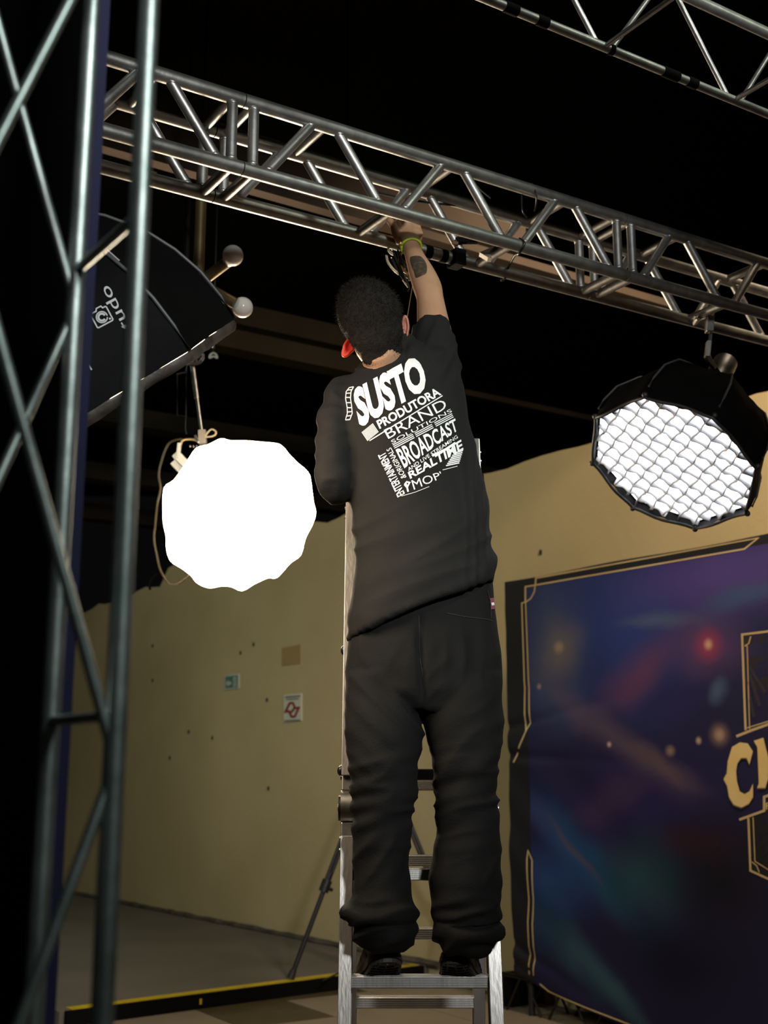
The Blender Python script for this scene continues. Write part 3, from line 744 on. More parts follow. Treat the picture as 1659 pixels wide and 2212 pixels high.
# painted print: soft coloured blots on deep blue, as nodes in the banner's own plane
mB = bpy.data.materials.new('banner_print'); mB.use_nodes = True; nt = mB.node_tree; N = nt.nodes; Lk = nt.links
bs = N['Principled BSDF']; bs.inputs['Roughness'].default_value = 0.6; bs.inputs['Specular IOR Level'].default_value = 0.3
at = N.new('ShaderNodeAttribute'); at.attribute_name = 'plane'
nz = N.new('ShaderNodeTexNoise'); nz.inputs['Scale'].default_value = 2.2; nz.inputs['Detail'].default_value = 3; Lk.new(at.outputs['Vector'], nz.inputs['Vector'])
vm = N.new('ShaderNodeVectorMath'); vm.operation = 'MULTIPLY_ADD'; Lk.new(nz.outputs['Color'], vm.inputs[0]); vm.inputs[1].default_value = (0.22, 0.22, 0); Lk.new(at.outputs['Vector'], vm.inputs[2])
vs_ = N.new('ShaderNodeVectorMath'); vs_.operation = 'ADD'; Lk.new(vm.outputs[0], vs_.inputs[0]); vs_.inputs[1].default_value = (-0.11, -0.11, 0)
def rgb(c): 
    r = N.new('ShaderNodeRGB'); r.outputs[0].default_value = (*c, 1); return r.outputs[0]
cur = rgb((0.013, 0.011, 0.050))
def blot(px, py, rpx, rpy, c, s=1.0, ang=0, hard=False, src=None):
    global cur
    cx, cz = bcoord(px, py); k = (bcoord(px + 10, py)[0] - bcoord(px, py)[0]) / 10; kz = (bcoord(px, py)[1] - bcoord(px, py + 10)[1]) / 10
    m1 = N.new('ShaderNodeVectorMath'); m1.operation = 'SUBTRACT'; Lk.new((src or vs_).outputs[0] if src is None else src, m1.inputs[0]); m1.inputs[1].default_value = (cx, cz, 0)
    rt_ = N.new('ShaderNodeVectorRotate'); rt_.rotation_type = 'Z_AXIS'; Lk.new(m1.outputs[0], rt_.inputs['Vector']); rt_.inputs['Angle'].default_value = math.radians(-ang)
    m2 = N.new('ShaderNodeVectorMath'); m2.operation = 'DIVIDE'; Lk.new(rt_.outputs[0], m2.inputs[0]); m2.inputs[1].default_value = (rpx * k, rpy * kz, 1)
    ln = N.new('ShaderNodeVectorMath'); ln.operation = 'LENGTH'; Lk.new(m2.outputs[0], ln.inputs[0])
    mr = N.new('ShaderNodeMapRange'); mr.interpolation_type = 'SMOOTHSTEP'; mr.inputs['From Min'].default_value = 0.75 if hard else 0.0; mr.inputs['From Max'].default_value = 1.0
    mr.inputs['To Min'].default_value = s; mr.inputs['To Max'].default_value = 0.0; Lk.new(ln.outputs['Value'], mr.inputs['Value'])
    mx = N.new('ShaderNodeMix'); mx.data_type = 'RGBA'; Lk.new(mr.outputs[0], mx.inputs['Factor']); Lk.new(cur, mx.inputs[6]); Lk.new(rgb(c), mx.inputs[7]); cur = mx.outputs[2]
blot(1330, 1350, 360, 280, (0.022, 0.040, 0.20)); blot(1560, 1240, 330, 130, (0.075, 0.045, 0.23)); blot(1400, 1700, 330, 170, (0.018, 0.012, 0.085), 0.8)
blot(1190, 1420, 110, 240, (0.055, 0.070, 0.15), 0.9); blot(1210, 1400, 70, 90, (0.17, 0.14, 0.13), 0.7)
blot(1430, 1340, 150, 26, (0.075, 0.11, 0.19), 0.7, -6); blot(1380, 1450, 150, 70, (0.13, 0.040, 0.095), 0.75, 30)
blot(1600, 1290, 140, 40, (0.04, 0.09, 0.20), 0.7, 8); blot(1530, 1395, 120, 110, (0.12, 0.045, 0.13), 0.7)
blot(1460, 1510, 130, 60, (0.018, 0.013, 0.085), 0.9); blot(1560, 1500, 26, 50, (0.07, 0.11, 0.20), 0.8, -30)
blot(1300, 1570, 270, 60, (0.12, 0.075, 0.105), 0.55, -33); blot(1430, 1650, 140, 44, (0.14, 0.085, 0.09), 0.6, -25)
blot(1240, 1660, 120, 80, (0.015, 0.010, 0.045), 0.9); blot(1330, 1720, 150, 60, (0.045, 0.022, 0.07), 0.8, 20)
blot(1200, 1780, 160, 60, (0.035, 0.035, 0.13), 0.8, -30); blot(1270, 1850, 240, 80, (0.012, 0.070, 0.17), 0.8, -38)
blot(1200, 1900, 130, 130, (0.016, 0.055, 0.19), 0.8); blot(1240, 1830, 120, 16, (0.09, 0.06, 0.085), 0.6, -38)
blot(1390, 1900, 150, 130, (0.014, 0.060, 0.075), 0.75); blot(1560, 1900, 190, 220, (0.004, 0.003, 0.010), 0.95)
blot(1500, 1830, 130, 60, (0.028, 0.006, 0.014), 0.8); blot(1470, 2080, 230, 130, (0.003, 0.004, 0.020), 0.9)
blot(1260, 2080, 190, 60, (0.028, 0.075, 0.11), 0.85, -33); blot(1330, 2150, 160, 40, (0.035, 0.085, 0.115), 0.75, -33)
blot(1180, 1990, 80, 120, (0.010, 0.040, 0.09), 0.7)
raw = at.outputs['Vector']
for a_ in ((1208, 1398, 16, 20, (0.40, 0.28, 0.17), 0.8), (1530, 1393, 42, 52, (0.33, 0.035, 0.09), 0.8), (1530, 1392, 14, 18, (0.62, 0.36, 0.24), 0.95), (1165, 1483, 7, 10, (0.35, 0.26, 0.2), 0.8), (1317, 1608, 7, 9, (0.6, 0.42, 0.3), 0.9), (1449, 1622, 15, 18, (0.30, 0.19, 0.14), 0.8), (1510, 1600, 9, 12, (0.5, 0.36, 0.26), 0.9), (1555, 1587, 30, 36, (0.25, 0.15, 0.12), 0.9), (1555, 1587, 16, 20, (0.42, 0.29, 0.22), 0.8)):
    blot(*a_, src=raw)
# plain dark border strip at the left and top of the print
sp = N.new('ShaderNodeSeparateXYZ'); Lk.new(raw, sp.inputs[0])
def border(sock, edge, below):
    global cur
    c = N.new('ShaderNodeMath'); c.operation = 'LESS_THAN' if below else 'GREATER_THAN'; Lk.new(sp.outputs[sock], c.inputs[0]); c.inputs[1].default_value = edge
    mx = N.new('ShaderNodeMix'); mx.data_type = 'RGBA'; Lk.new(c.outputs[0], mx.inputs['Factor']); Lk.new(cur, mx.inputs[6]); Lk.new(rgb((0.011, 0.0105, 0.013)), mx.inputs[7]); cur = mx.outputs[2]
border(0, bcoord(1137, 1400)[0], True); border(1, bcoord(1137, 1266)[1], False)
Lk.new(cur, bs.inputs['Base Color'])
Tn = thing('printed_banner', bworld(LB / 2, 0), 'blue and purple printed banner with gold lines on the right', 'banner')
bm = bmesh.new(); lay = bm.verts.layers.float_vector.new('plane'); rows = []
nt_, nz_ = 130, 110
for i in range(nt_ + 1):
    f = i / nt_; t = LB * f ** 1.5; row = []
    for j in range(nz_ + 1):
        g_ = j / nz_; zlo = zbot(t); z = zlo + (zt - 0.004 * math.sin(t * 5) - zlo) * g_
        ed_ = 0.006 * noise.noise(Vector((0, z * 6, 1))) if i == 0 else 0
        v = bm.verts.new(bworld(t0b + t + ed_, z, bdepth(t, z))); v[lay] = (t0b + t, z, 0); row.append(v)
    rows.append(row)
for a, b in zip(rows, rows[1:]):
    for j in range(nz_): bm.faces.new((a[j], b[j], b[j + 1], a[j + 1]))
cl = mesh_obj('cloth', bm, mB, Tn, smooth=3.2); md = cl.modifiers.new('s', 'SOLIDIFY'); md.thickness = 0.002; md.offset = -1
GOLDP = mat('gold_print', (0.50, 0.35, 0.155), 0.5, 0, (0.60, 0.45, 0.24), 3, stretch=(1, 1, 1))
def bplace(x, y):
    t, z = bcoord(x, y); return bworld(t, z, bdepth(t - t0b, z) + 0.004)
def gold(pts, w_, closed=False, m=GOLDP, name='gold_line'):
    V_, F_ = strip_poly(pts, w_, closed); return decal2d(name, V_, F_, bplace, m, Tn, 22)
def cz(x, y): return (1059 + x / 2.083, 1150 + y / 2.083)
gold([cz(*p) for p in [(205, 240), (207, 206), (1208, 26), (1146, 75), (160, 245), (160, 312)]], 3.4)
gold([cz(205, 236), cz(200, 268), cz(185, 297), cz(165, 312), cz(144, 319), cz(155, 668), cz(158, 700), cz(156, 862), cz(163, 892), cz(104, 1035)], 2.8)
gold([cz(161, 312), cz(174, 668), cz(177, 700), cz(178, 858), cz(160, 895)], 2.6)
gold([cz(*p) for p in [(172, 1990), (175, 1900), (172, 1750), (177, 1650), (170, 1470), (173, 1432), (192, 1475), (198, 1650), (192, 1760), (198, 1900), (193, 1995)]], 2.6)
gold([cz(*p) for p in [(220, 2032), (260, 2065), (330, 2095), (450, 2145), (620, 2212), (700, 2242)]], 3.2)
gold([cz(*p) for p in [(1300, 440), (1135, 460), (1152, 890)]], 4.6); gold([cz(*p) for p in [(1150, 510), (1158, 512), (1170, 885)]], 2.2); gold([cz(*p) for p in [(1146, 512), (1165, 500), (1174, 468)]], 2.4)
gold([cz(*p) for p in [(1110, 918), (1180, 890), (1320, 840)]], 5.5); gold([cz(1158, 880), cz(1320, 830)], 2.4)
gold([cz(*p) for p in [(1122, 1293), (1234, 1252), (1234, 1190), (1320, 1165)]], 5.2)
gold([cz(*p) for p in [(1163, 1285), (1172, 1522), (1320, 1590)]], 4.6); gold([cz(*p) for p in [(1184, 1282), (1192, 1480), (1320, 1560)]], 2.2); gold([cz(*p) for p in [(1178, 1482), (1200, 1500), (1212, 1530)]], 2.4)
DARKP = mat('dark_panel_print', (0.012, 0.006, 0.012), 0.6)
def panel_poly(pts, m, name):
    return decal2d(name, pts, [tuple(range(len(pts)))], lambda x, y: bplace(x, y) - WN * 0.002, m, Tn, 30)
panel_poly([cz(1138, 463), cz(1320, 440), cz(1320, 836), cz(1154, 886)], DARKP, 'dark_panel'); panel_poly([cz(1166, 1284), cz(1240, 1258), cz(1320, 1235), cz(1320, 1585), cz(1174, 1518)], mat('black_panel_print', (0.004, 0.004, 0.005), 0.6), 'dark_panel')
# display letters C H and the small F under them
GOLDL = mat('gold_letter', (0.74, 0.52, 0.19), 0.45, 0, (0.85, 0.70, 0.42), 2.5); GOLDD = mat('gold_letter_shade', (0.23, 0.145, 0.05), 0.5)
Cl = [(1188, 985), (1165, 950), (1130, 945), (1095, 965), (1075, 1030), (1070, 1085), (1056, 1110), (1072, 1140), (1080, 1190), (1100, 1225), (1135, 1238), (1170, 1220), (1188, 1190), (1188, 1130), (1172, 1165), (1150, 1178), (1128, 1165), (1116, 1120), (1112, 1075), (1118, 1040), (1135, 1015), (1160, 1015), (1172, 1045)]
Hl = [(1192, 938), (1235, 924), (1238, 1040), (1262, 1032), (1260, 915), (1300, 905), (1304, 1135), (1268, 1142), (1264, 1080), (1240, 1086), (1244, 1150), (1206, 1150), (1214, 1130), (1208, 965)]
for L_ in (Cl, Hl):
    for (dx, dy, m_, of) in ((-2, 6, GOLDD, 0.0035), (0, 0, GOLDL, 0.006)):
        pts = [cz(x + dx, y + dy) for x, y in L_]
        decal2d('letter', pts, [tuple(range(len(pts)))], lambda x, y, of=of: bplace(x, y) + WN * of, m_, Tn, 14)
text_decal('F', [cz(1243, 1248), cz(1262, 1242), cz(1241, 1218), cz(1261, 1212)], bplace, GOLDL, Tn, name='letter')
RAY = mat('purple_ray_print', (0.028, 0.016, 0.035), 0.6)
for q in (((1165, 600), (1240, 720)), ((1170, 640), (1215, 780)), ((1150, 650), (1190, 830))): gold([cz(*q[0]), cz(*q[1])], 7, m=RAY, name='light_ray')
# frame carrying the banner: small box truss base and upright behind
for nm, a, b in (('frame_tube', bworld(t0b + 0.02, zt - 0.03, -0.05), bworld(t0b + LB, zt - 0.03, -0.05)), ('frame_tube', bworld(t0b + 0.09, 0.0, -0.06), bworld(t0b + 0.09, zt, -0.06)), ('frame_tube', bworld(t0b + LB - 0.05, 0.0, -0.06), bworld(t0b + LB - 0.05, zt, -0.06))):
    cyl(nm, a, b, 0.02, RUBBER, Tn)
DKALU = mat('dark_truss_metal', (0.05, 0.045, 0.04), 0.35, 0.9)
tb0 = bpx(1085, 2186, -0.06)
truss('base_truss', tb0 + ZV * 0.0 - WD * 0.02, WD, ZV * 0.22, WN * -0.22, 1.5, 'low dark box truss on the floor under the banner corner', 'truss', r=0.014, rd=0.008, m=DKALU, nodes=4, gap=0.02)
o = box('equipment_case', PZ(1048, 2178, 0.0) + ZV * 0.09 - WN * 0.25, WD * 0.09, WN * 0.12, ZV * 0.088, BLKMAT, None, 0.006); tag(o, 'small black case between the ladder and the banner truss', 'case')

# ------------------------------------------------------------------ signs on the wall
EXG = mat('exit_green', (0.10, 0.20, 0.16), 0.4); SGNW = mat('sign_white', (0.48, 0.50, 0.43), 0.5); SGNP = mat('poster_paper', (0.60, 0.58, 0.49), 0.6); REDP = mat('sign_red', (0.26, 0.03, 0.03), 0.5); GRP = mat('sign_grey_text', (0.13, 0.13, 0.12), 0.6)
def wplace(x, y): return wall_px(x, y) + WN * 0.012
S1 = thing('exit_sign', wall_px(502, 1474), 'small green exit arrow sign on the wall', 'sign')
wall_patch('plate', [(486, 1459), (517, 1455), (517, 1487), (486, 1491)], SGNW, 0.006, S1); wall_patch('panel', [(489, 1462), (515, 1459), (515, 1484), (489, 1487)], EXG, 0.009, S1)
decal2d('arrow', [(490, 1476), (496, 1468), (496, 1473), (502, 1472), (502, 1479), (496, 1480), (496, 1485)], [(0, 1, 2, 3, 4, 5, 6)], wplace, SGNW, S1)
decal2d('running_figure', [(506, 1463), (513, 1462), (513, 1483), (506, 1484)], [(0, 1, 2, 3)], wplace, SGNW, S1)
for p_ in ([(508, 1467), (511, 1468), (508, 1474), (511, 1477)], [(508, 1479), (511, 1481)]): 
    V_, F_ = strip_poly(p_, 1.6); decal2d('figure_mark', V_, F_, lambda x, y: wplace(x, y) + WN * 0.002, EXG, S1)
S2 = thing('notice_poster', wall_px(633, 1530), 'white wall notice with a red angular emblem', 'poster')
wall_patch('sheet', [(614, 1501), (652, 1498), (652, 1557), (614, 1560)], SGNP, 0.006, S2)
def c7(x, y): return (440 + x / 5.53, 1360 + y / 5.53)
for p_, w_ in (([(990, 980), (1040, 878), (1080, 875), (1105, 938), (1148, 932), (1100, 1038), (1060, 1040), (1032, 975)], 4.2), ([(1100, 925), (1048, 1005)], 3.0)):
    V_, F_ = strip_poly([c7(*q) for q in p_], w_, len(p_) > 3); decal2d('emblem', V_, F_, wplace, REDP, S2)
V_, F_ = strip_poly([c7(1050, 975), c7(1095, 965)], 2.2); decal2d('emblem', V_, F_, wplace, GRP, S2)
for (a_, b_, w_) in (((985, 808), (1165, 793), 2.6), ((1000, 836), (1148, 824), 1.8), ((975, 1090), (1165, 1078), 2.0)):
    V_, F_ = strip_poly([c7(*a_), c7(*b_)], w_); decal2d('text_line', V_, F_, wplace, GRP, S2)

# ------------------------------------------------------------------ tripod light stand behind the ladder
f1 = PZ(628, 2118, PZH); ap = P(816, 1612, f1.y + 0.12)
Tt = thing('light_stand', Vector((ap.x, ap.y, PZH)), 'black tripod light stand half hidden behind the man', 'tripod')
ft3 = ap - WD * 0.35 + U * 0.15
gnd = lambda p: Vector((p.x, p.y, PZH + 0.012 if (p - ea).dot(EN) > 0.05 else 0.012))
for foot in (f1, PZ(1030, 2128, 0.05), ft3):
    foot = gnd(foot); mid = ap.lerp(foot, 0.62); sd = (foot - ap).cross(NB).normalized() * 0.011
    lg = cyl('leg', mid.lerp(ap, 0.1), foot, 0.016, BLACKP, Tt, 10)
    cyl('leg_tube', ap + sd, mid + sd, 0.013, BLACKP, lg, 10); cyl('leg_tube', ap - sd, mid - sd, 0.013, BLACKP, lg, 10)
    d = (foot - ap).normalized(); cyl('leg_lock', mid - d * 0.05, mid + d * 0.03, 0.034, BLACKP, lg, 12)
    ks = d.cross(NB).normalized(); cyl('lock_knob', mid, mid + ks * 0.06, 0.012, BLACKP, lg, 8); cyl('rubber_foot', foot - d * 0.05 + ZV * 0.006, foot + ZV * 0.003, 0.021, RUBBER, lg, 10, 0.026)
cyl('column', Vector((ap.x, ap.y, PZH + 0.3)), Vector((ap.x, ap.y, ap.z + 0.55)), 0.016, BLACKP, Tt, 12); cyl('collar', ap - ZV * 0.04, ap + ZV * 0.05, 0.035, BLACKP, Tt, 14)
o = tube('floor_cable', spline([PZ(698, 2118, PZH + 0.006), PZ(716, 2110, PZH + 0.006), PZ(736, 2101, PZH + 0.006), PZ(800, 2080, PZH + 0.006)]), 0.008, CABLE_B); tag(o, 'black cable lying on the platform left of the ladder foot', 'cable')

# ------------------------------------------------------------------ folding ladder
zr = P(905, 2107, 2.93).z
def Yf(z): return 2.93 + 0.26 * (z - zr)
xl = P(746, 2100, 2.93).x; xr = P(1068, 2100, 2.93).x
zap = P(750, 1046, 3.25).z
def Yr(z): return Yf(zap) + 0.13 * (zap - z)
Tld = thing('folding_ladder', Vector(((xl + xr) / 2, 3.1, 0)), 'aluminium folding ladder the man stands on', 'ladder')
def rail(name, x, y0, z0, y1, z1, wx=0.0125, wd=0.031):
    a = Vector((x, y0, z0)); b = Vector((x, y1, z1)); d = (b - a); nrm = d.normalized().cross(XV).normalized()
    bm = bmesh.new(); add_box(bm, (a + b) / 2, d / 2, XV * wx, nrm * wd)
    o = mesh_obj(name, bm, LADDER, Tld, bevel=0.004)
    bm = bmesh.new()                                               # rolled lips on the outer edge
    for s in (-1, 1): add_box(bm, (a + b) / 2 + nrm * wd * 0.92 * s, d / 2 * 0.998, XV * (wx + 0.0025), nrm * 0.004)
    mesh_obj('rail_lip', bm, LADDER, o, bevel=0.001); return o
zh = P(748, 1745, 3.05).z
for x in (xl, xr):
    rail('front_rail', x, Yf(0.02), 0.02, Yf(zh - 0.07), zh - 0.07); rail('front_rail', x, Yf(zh + 0.07), zh + 0.07, Yf(zap - 0.05), zap - 0.05)
    rail('rear_rail', x, Yr(0.02), 0.02, Yr(zap - 0.05), zap - 0.05)
    s = -1 if x == xl else 1
    for z_, Y_ in ((zh, Yf(zh)), (zap, (Yf(zap) + Yr(zap)) / 2)):
        c = Vector((x, Y_, z_)); hj = cyl('hinge', c - XV * 0.016, c + XV * 0.016, 0.042, STEEL, Tld, 24)
        cyl('hinge_cap', c + XV * s * 0.016, c + XV * s * 0.022, 0.03, BLACKP, hj, 20); cyl('hinge_pin', c - XV * 0.024, c + XV * 0.026, 0.009, STEEL, hj, 12)
        for dz in (-0.085, 0.085):
            dd = Vector((0, 0.26 * dz, dz)); box('hinge_arm', c + dd, XV * 0.015, Vector((0, 0.020, -0.005)), Vector((0, 0.26, 1)).normalized() * 0.05, STEEL, hj, 0.003)
            for q in (-0.02, 0.02): cyl('rivet', c + dd * (1 + q * 8) - XV * 0.0155 * 1, c + dd * (1 + q * 8) + XV * s * 0.019, 0.005, STEEL, hj, 8)
    cyl('rubber_foot', Vector((x, Yf(0.0), 0.0)), Vector((x, Yf(0.06), 0.06)), 0.032, RUBBER, Tld, 14); cyl('rubber_foot', Vector((x, Yr(0.0), 0.0)), Vector((x, Yr(0.06), 0.06)), 0.032, RUBBER, Tld, 14)
xc, hw = (xl + xr) / 2, (xr - xl) / 2 - 0.010
def rung(name, y, z, h, dp, pitch):
    up = Vector((0, math.sin(pitch), math.cos(pitch))); dv = Vector((0, math.cos(pitch), -math.sin(pitch)))
    c = Vector((xc, y, z)) - up * h
    o = box(name, c, XV * hw, dv * dp, up * h, LADDER, Tld, 0.004)
    bm = bmesh.new()
    for k in range(5): add_box(bm, c - dv * dp - up * h * (-0.72 + 0.36 * k), XV * (hw - 0.002), dv * 0.0012, up * h * 0.09)
    for k in range(5): add_box(bm, c + up * h + dv * dp * (-0.7 + 0.35 * k), XV * (hw - 0.002), up * 0.0012, dv * dp * 0.09)
    mesh_obj('tread_rib', bm, LADDER, o)
for k in range(-4, 6):
    z = zr + 0.231 * k
    if z > zap - 0.1 or z < 0.05: continue
    if abs(z - zh) < 0.06: continue
    rung('front_rung', Yf(z) + 0.005, z, 0.0135, 0.026, 0.06)
def z_for(py, yy, it=4):
    z = 1.0
    for _ in range(it): z = P(905, py, yy(z)).z
    return z
zs = [z_for(2152, Yr), z_for(2004, Yr), z_for(1847, Yr)]; zs += [zs[0] - 0.19 * k for k in (1, 2, 3)] + [zs[2] + 0.2 * k for k in (1, 2, 3, 4)]
for z in zs:
    if 0.06 < z < zap - 0.1: rung('rear_rung', Yr(z), z, 0.0145, 0.024, 0.08)
for px, py in ((744, 1405), (737, 1665)):
    p = P(px, py, Yf(P(px, py, 3.0).z) - 0.01); bm = bmesh.new(); add_ball(bm, p, 0.010, 0.014, 0.013, 12); mesh_obj('lock_knob', bm, BLACKP, Tld, smooth=3)

# ------------------------------------------------------------------ the man
def ring(xl_, yl_, xr_, yr_, D, b, dy=0.0, tilt=0.0):
    p, q = P(xl_, yl_, D), P(xr_, yr_, D); return ((p + q) / 2 + YV * dy, (q - p) / 2, Vector((0, b, -b * tilt)))
def leg_d(y): return 2.965 - 0.065 * max(0.0, min(1.0, (y - 1430) / 220)) - 0.03 * max(0.0, min(1.0, (y - 1700) / 300))
def remesh(name, bm, voxel, smooth=6, fac=0.5):
    bmesh.ops.triangulate(bm, faces=bm.faces[:]); bmesh.ops.recalc_face_normals(bm, faces=bm.faces[:])
    me = bpy.data.meshes.new('tmp'); bm.to_mesh(me); bm.free(); o = bpy.data.objects.new('tmp', me); COL.objects.link(o)
    r = o.modifiers.new('r', 'REMESH'); r.mode = 'VOXEL'; r.voxel_size = voxel; r.adaptivity = 0
    s = o.modifiers.new('s', 'SMOOTH'); s.factor = fac; s.iterations = smooth
    dg = bpy.context.evaluated_depsgraph_get(); dg.update(); out = bpy.data.meshes.new_from_object(o.evaluated_get(dg)); out.name = name
    bpy.data.objects.remove(o); bpy.data.meshes.remove(me); return out
def displace(me, fn):
    me.calc_loop_triangles()
    nr = [v.normal.copy() for v in me.vertices]
    for v, n_ in zip(me.vertices, nr): v.co = v.co + n_ * fn(v.co)
def ridged(p): return 1 - 2 * abs(noise.noise(p))

# --- head frame
HC = P(801, 694, 2.98); hx = (P(878, 706, 2.98) - P(750, 745, 2.98)).normalized()
hf = (Vector((-0.10, 0.93, 0.36))); hf = (hf - hx * hf.dot(hx)).normalized(); hz = hx.cross(hf).normalized()
def hp(x, y, z): return HC + hx * x + hf * y + hz * z
body = bmesh.new()
def ell(bm, c, a, b, cc, rx, ry, rz, seg=24):
    M = Matrix((( a.x, b.x, cc.x, c.x), (a.y, b.y, cc.y, c.y), (a.z, b.z, cc.z, c.z), (0, 0, 0, 1))) @ Matrix.Diagonal((rx, ry, rz, 1))
    bmesh.ops.create_uvsphere(bm, u_segments=seg, v_segments=seg // 2, radius=1, matrix=M)
ell(body, hp(0, 0, 0.012), hx, hf, hz, 0.076, 0.095, 0.092)                       # skull
ell(body, hp(0, 0.035, -0.055), hx, hf, hz, 0.060, 0.066, 0.075)                    # face and jaw
ell(body, hp(0, 0.075, -0.105), hx, hf, hz, 0.030, 0.028, 0.026, 16)              # chin
ell(body, hp(0, 0.112, -0.035), hx, hf, hz, 0.013, 0.018, 0.026, 14)              # nose
ell(body, hp(0, 0.086, 0.005), hx, hf, hz, 0.050, 0.014, 0.012, 16)               # brow
for s in (-1, 1): ell(body, hp(0.034 * s, 0.086, -0.03), hx, hf, hz, 0.020, 0.014, 0.014, 12)
ell(body, hp(0, 0.098, -0.076), hx, hf, hz, 0.024, 0.010, 0.009, 12)              # lips
# neck
nb = P(838, 800, 3.03)
add_tube(body, [hp(0, -0.018, -0.04), hp(0, -0.03, -0.09), nb.lerp(hp(0, -0.03, -0.09), 0.35), nb, nb - ZV * 0.06], [0.060, 0.056, 0.059, 0.072, 0.09], 20)
# trunk, inside the clothes
add_loft(body, [ring(785, 820, 935, 790, 3.06, 0.07), ring(745, 860, 975, 830, 3.06, 0.085), ring(750, 950, 985, 930, 3.05, 0.10), ring(775, 1050, 1005, 1030, 3.04, 0.105), ring(790, 1180, 1025, 1150, 3.03, 0.10), ring(785, 1300, 1045, 1290, 3.02, 0.105), ring(775, 1400, 1060, 1400, 2.985, 0.10), ring(775, 1480, 1060, 1480, 2.96, 0.09)], 24)
# legs inside the trousers
for xs in (((838, 1450, 68), (835, 1600, 58), (830, 1700, 46), (825, 1830, 42), (826, 1960, 34), (828, 2050, 30)), ((1000, 1450, 66), (1004, 1600, 58), (1008, 1700, 46), (1012, 1830, 42), (1008, 1960, 34), (1000, 2050, 30))):
    add_tube(body, [P(x, y, leg_d(y)) for x, y, r_ in xs], [r_ * 3.0 / F for x, y, r_ in xs], 18)
# feet inside the shoes
FT = []
for s, heel, yaw in ((-1, P(838, 2078, 2.845), 9), (1, P(982, 2081, 2.845), 9)):
    d = Vector((s * math.sin(math.radians(yaw)), math.cos(math.radians(yaw)), 0)); FT.append((s, heel, d))
    dq = (d - ZV * 0.5).normalized(); uq = Vector((dq.y * 0 - dq.z * d.x, -dq.z * d.y, 0.894)); add_tube(body, [heel + dq * 0.045 + uq * 0.16, heel + dq * 0.045 + uq * 0.06, heel + dq * 0.11 + uq * 0.045, heel + dq * 0.19 + uq * 0.042], [0.032, 0.028, 0.022, 0.014], 14)
# right arm, raised
HD = onC(882).y - 0.045
sh_, el_, wr_ = P(945, 775, 3.09), P(929, 645, 3.17), P(888, 532, HD - 0.035)
arm_pts = [sh_ - ZV * 0.03, sh_.lerp(el_, 0.35), sh_.lerp(el_, 0.7), el_, el_.lerp(wr_, 0.2) + XV * 0.004, el_.lerp(wr_, 0.45) + XV * 0.003, el_.lerp(wr_, 0.75), wr_]
add_tube(body, spline(arm_pts, 4), [x for x in spline([Vector((r_, 0, 0)) for r_ in (0.060, 0.050, 0.043, 0.0385, 0.041, 0.038, 0.030, 0.0255)], 4)] and [max(p.x, 0.02) for p in spline([Vector((r_, 0, 0)) for r_ in (0.060, 0.050, 0.043, 0.0385, 0.041, 0.038, 0.030, 0.0255)], 4)], 20, 0.92)
# right hand closing over the back lower chord
ha = (P(872, 488, HD) - wr_).normalized()
cC = onC(876)
pk = P(879, 500, HD - 0.002)
add_tube(body, [wr_ - ha * 0.01, wr_.lerp(pk, 0.35), wr_.lerp(pk, 0.7), pk + ha * 0.006], [0.026, 0.033, 0.037, 0.032], 18, 0.52)
side = UT
kn = [P(861, 491, HD), P(877, 486, HD), P(892, 487, HD), P(904, 495, HD)]
tops = cC + ZV * 0.033
for i, k in enumerate(kn):
    ln = (0.95, 1.05, 1.0, 0.82)[i]
    cx = onC(proj(k)[0] + 2)
    pts = [k - ha * 0.028, k, k + ZV * 0.026 * ln + NB * 0.006, cx + ZV * 0.036 - NB * 0.002, cx + ZV * 0.024 + NB * 0.024, cx + ZV * 0.000 + NB * 0.033 * ln]
    add_tube(body, spline(pts, 4), [0.0105 - 0.0001 * q for q in range(len(spline(pts, 4)))], 10)
th = [P(868, 522, HD - 0.01), P(859, 508, HD - 0.022), P(853, 494, HD - 0.03), P(846, 481, HD - 0.032), P(837, 473, HD - 0.03)]
add_tube(body, spline(th, 4), [0.020, 0.019, 0.018, 0.017, 0.0155, 0.015, 0.0145, 0.014, 0.0135, 0.013, 0.0125, 0.012, 0.0115, 0.0115, 0.011, 0.0105, 0.009], 12)
# left arm, elbow bent, hand holding the ladder head
s2, e2 = P(742, 862, 3.06), P(727, 1030, 3.015)
w2 = Vector((xl + 0.03, Yf(zap) - 0.035, zap + 0.0)); w2 = Vector((xl + 0.02, Yf(zap) - 0.06, zap - 0.04))
add_tube(body, spline([s2, s2.lerp(e2, 0.5), e2, e2.lerp(w2, 0.3), e2.lerp(w2, 0.7), w2], 4), [max(p.x, 0.02) for p in spline([Vector((r_, 0, 0)) for r_ in (0.052, 0.042, 0.033, 0.034, 0.031, 0.027)], 4)], 18)
lh = w2 + Vector((0.0, 0.045, 0.03)); add_tube(body, [w2, w2.lerp(lh, 0.5), lh], [0.026, 0.034, 0.034], 14, 0.6)
for i in range(4):
    b_ = lh + XV * (0.026 - 0.018 * i); pts = [b_ - YV * 0.01, b_ + Vector((0, 0.02, 0.012)), b_ + Vector((0, 0.045, 0.008)), b_ + Vector((0, 0.058, -0.012))]
    add_tube(body, spline(pts, 3), 0.0095, 10)
add_tube(body, [w2 + XV * 0.02, lh + Vector((0.045, 0.0, -0.012)), lh + Vector((0.052, 0.025, -0.018))], [0.017, 0.013, 0.010], 10)
me = remesh('person', body, 0.0042, 5)
person = obj_from('person', me, SKIN, None, smooth=3.2)
tag(person, 'man in black t-shirt and trousers on the ladder reaching up to the truss', 'person')
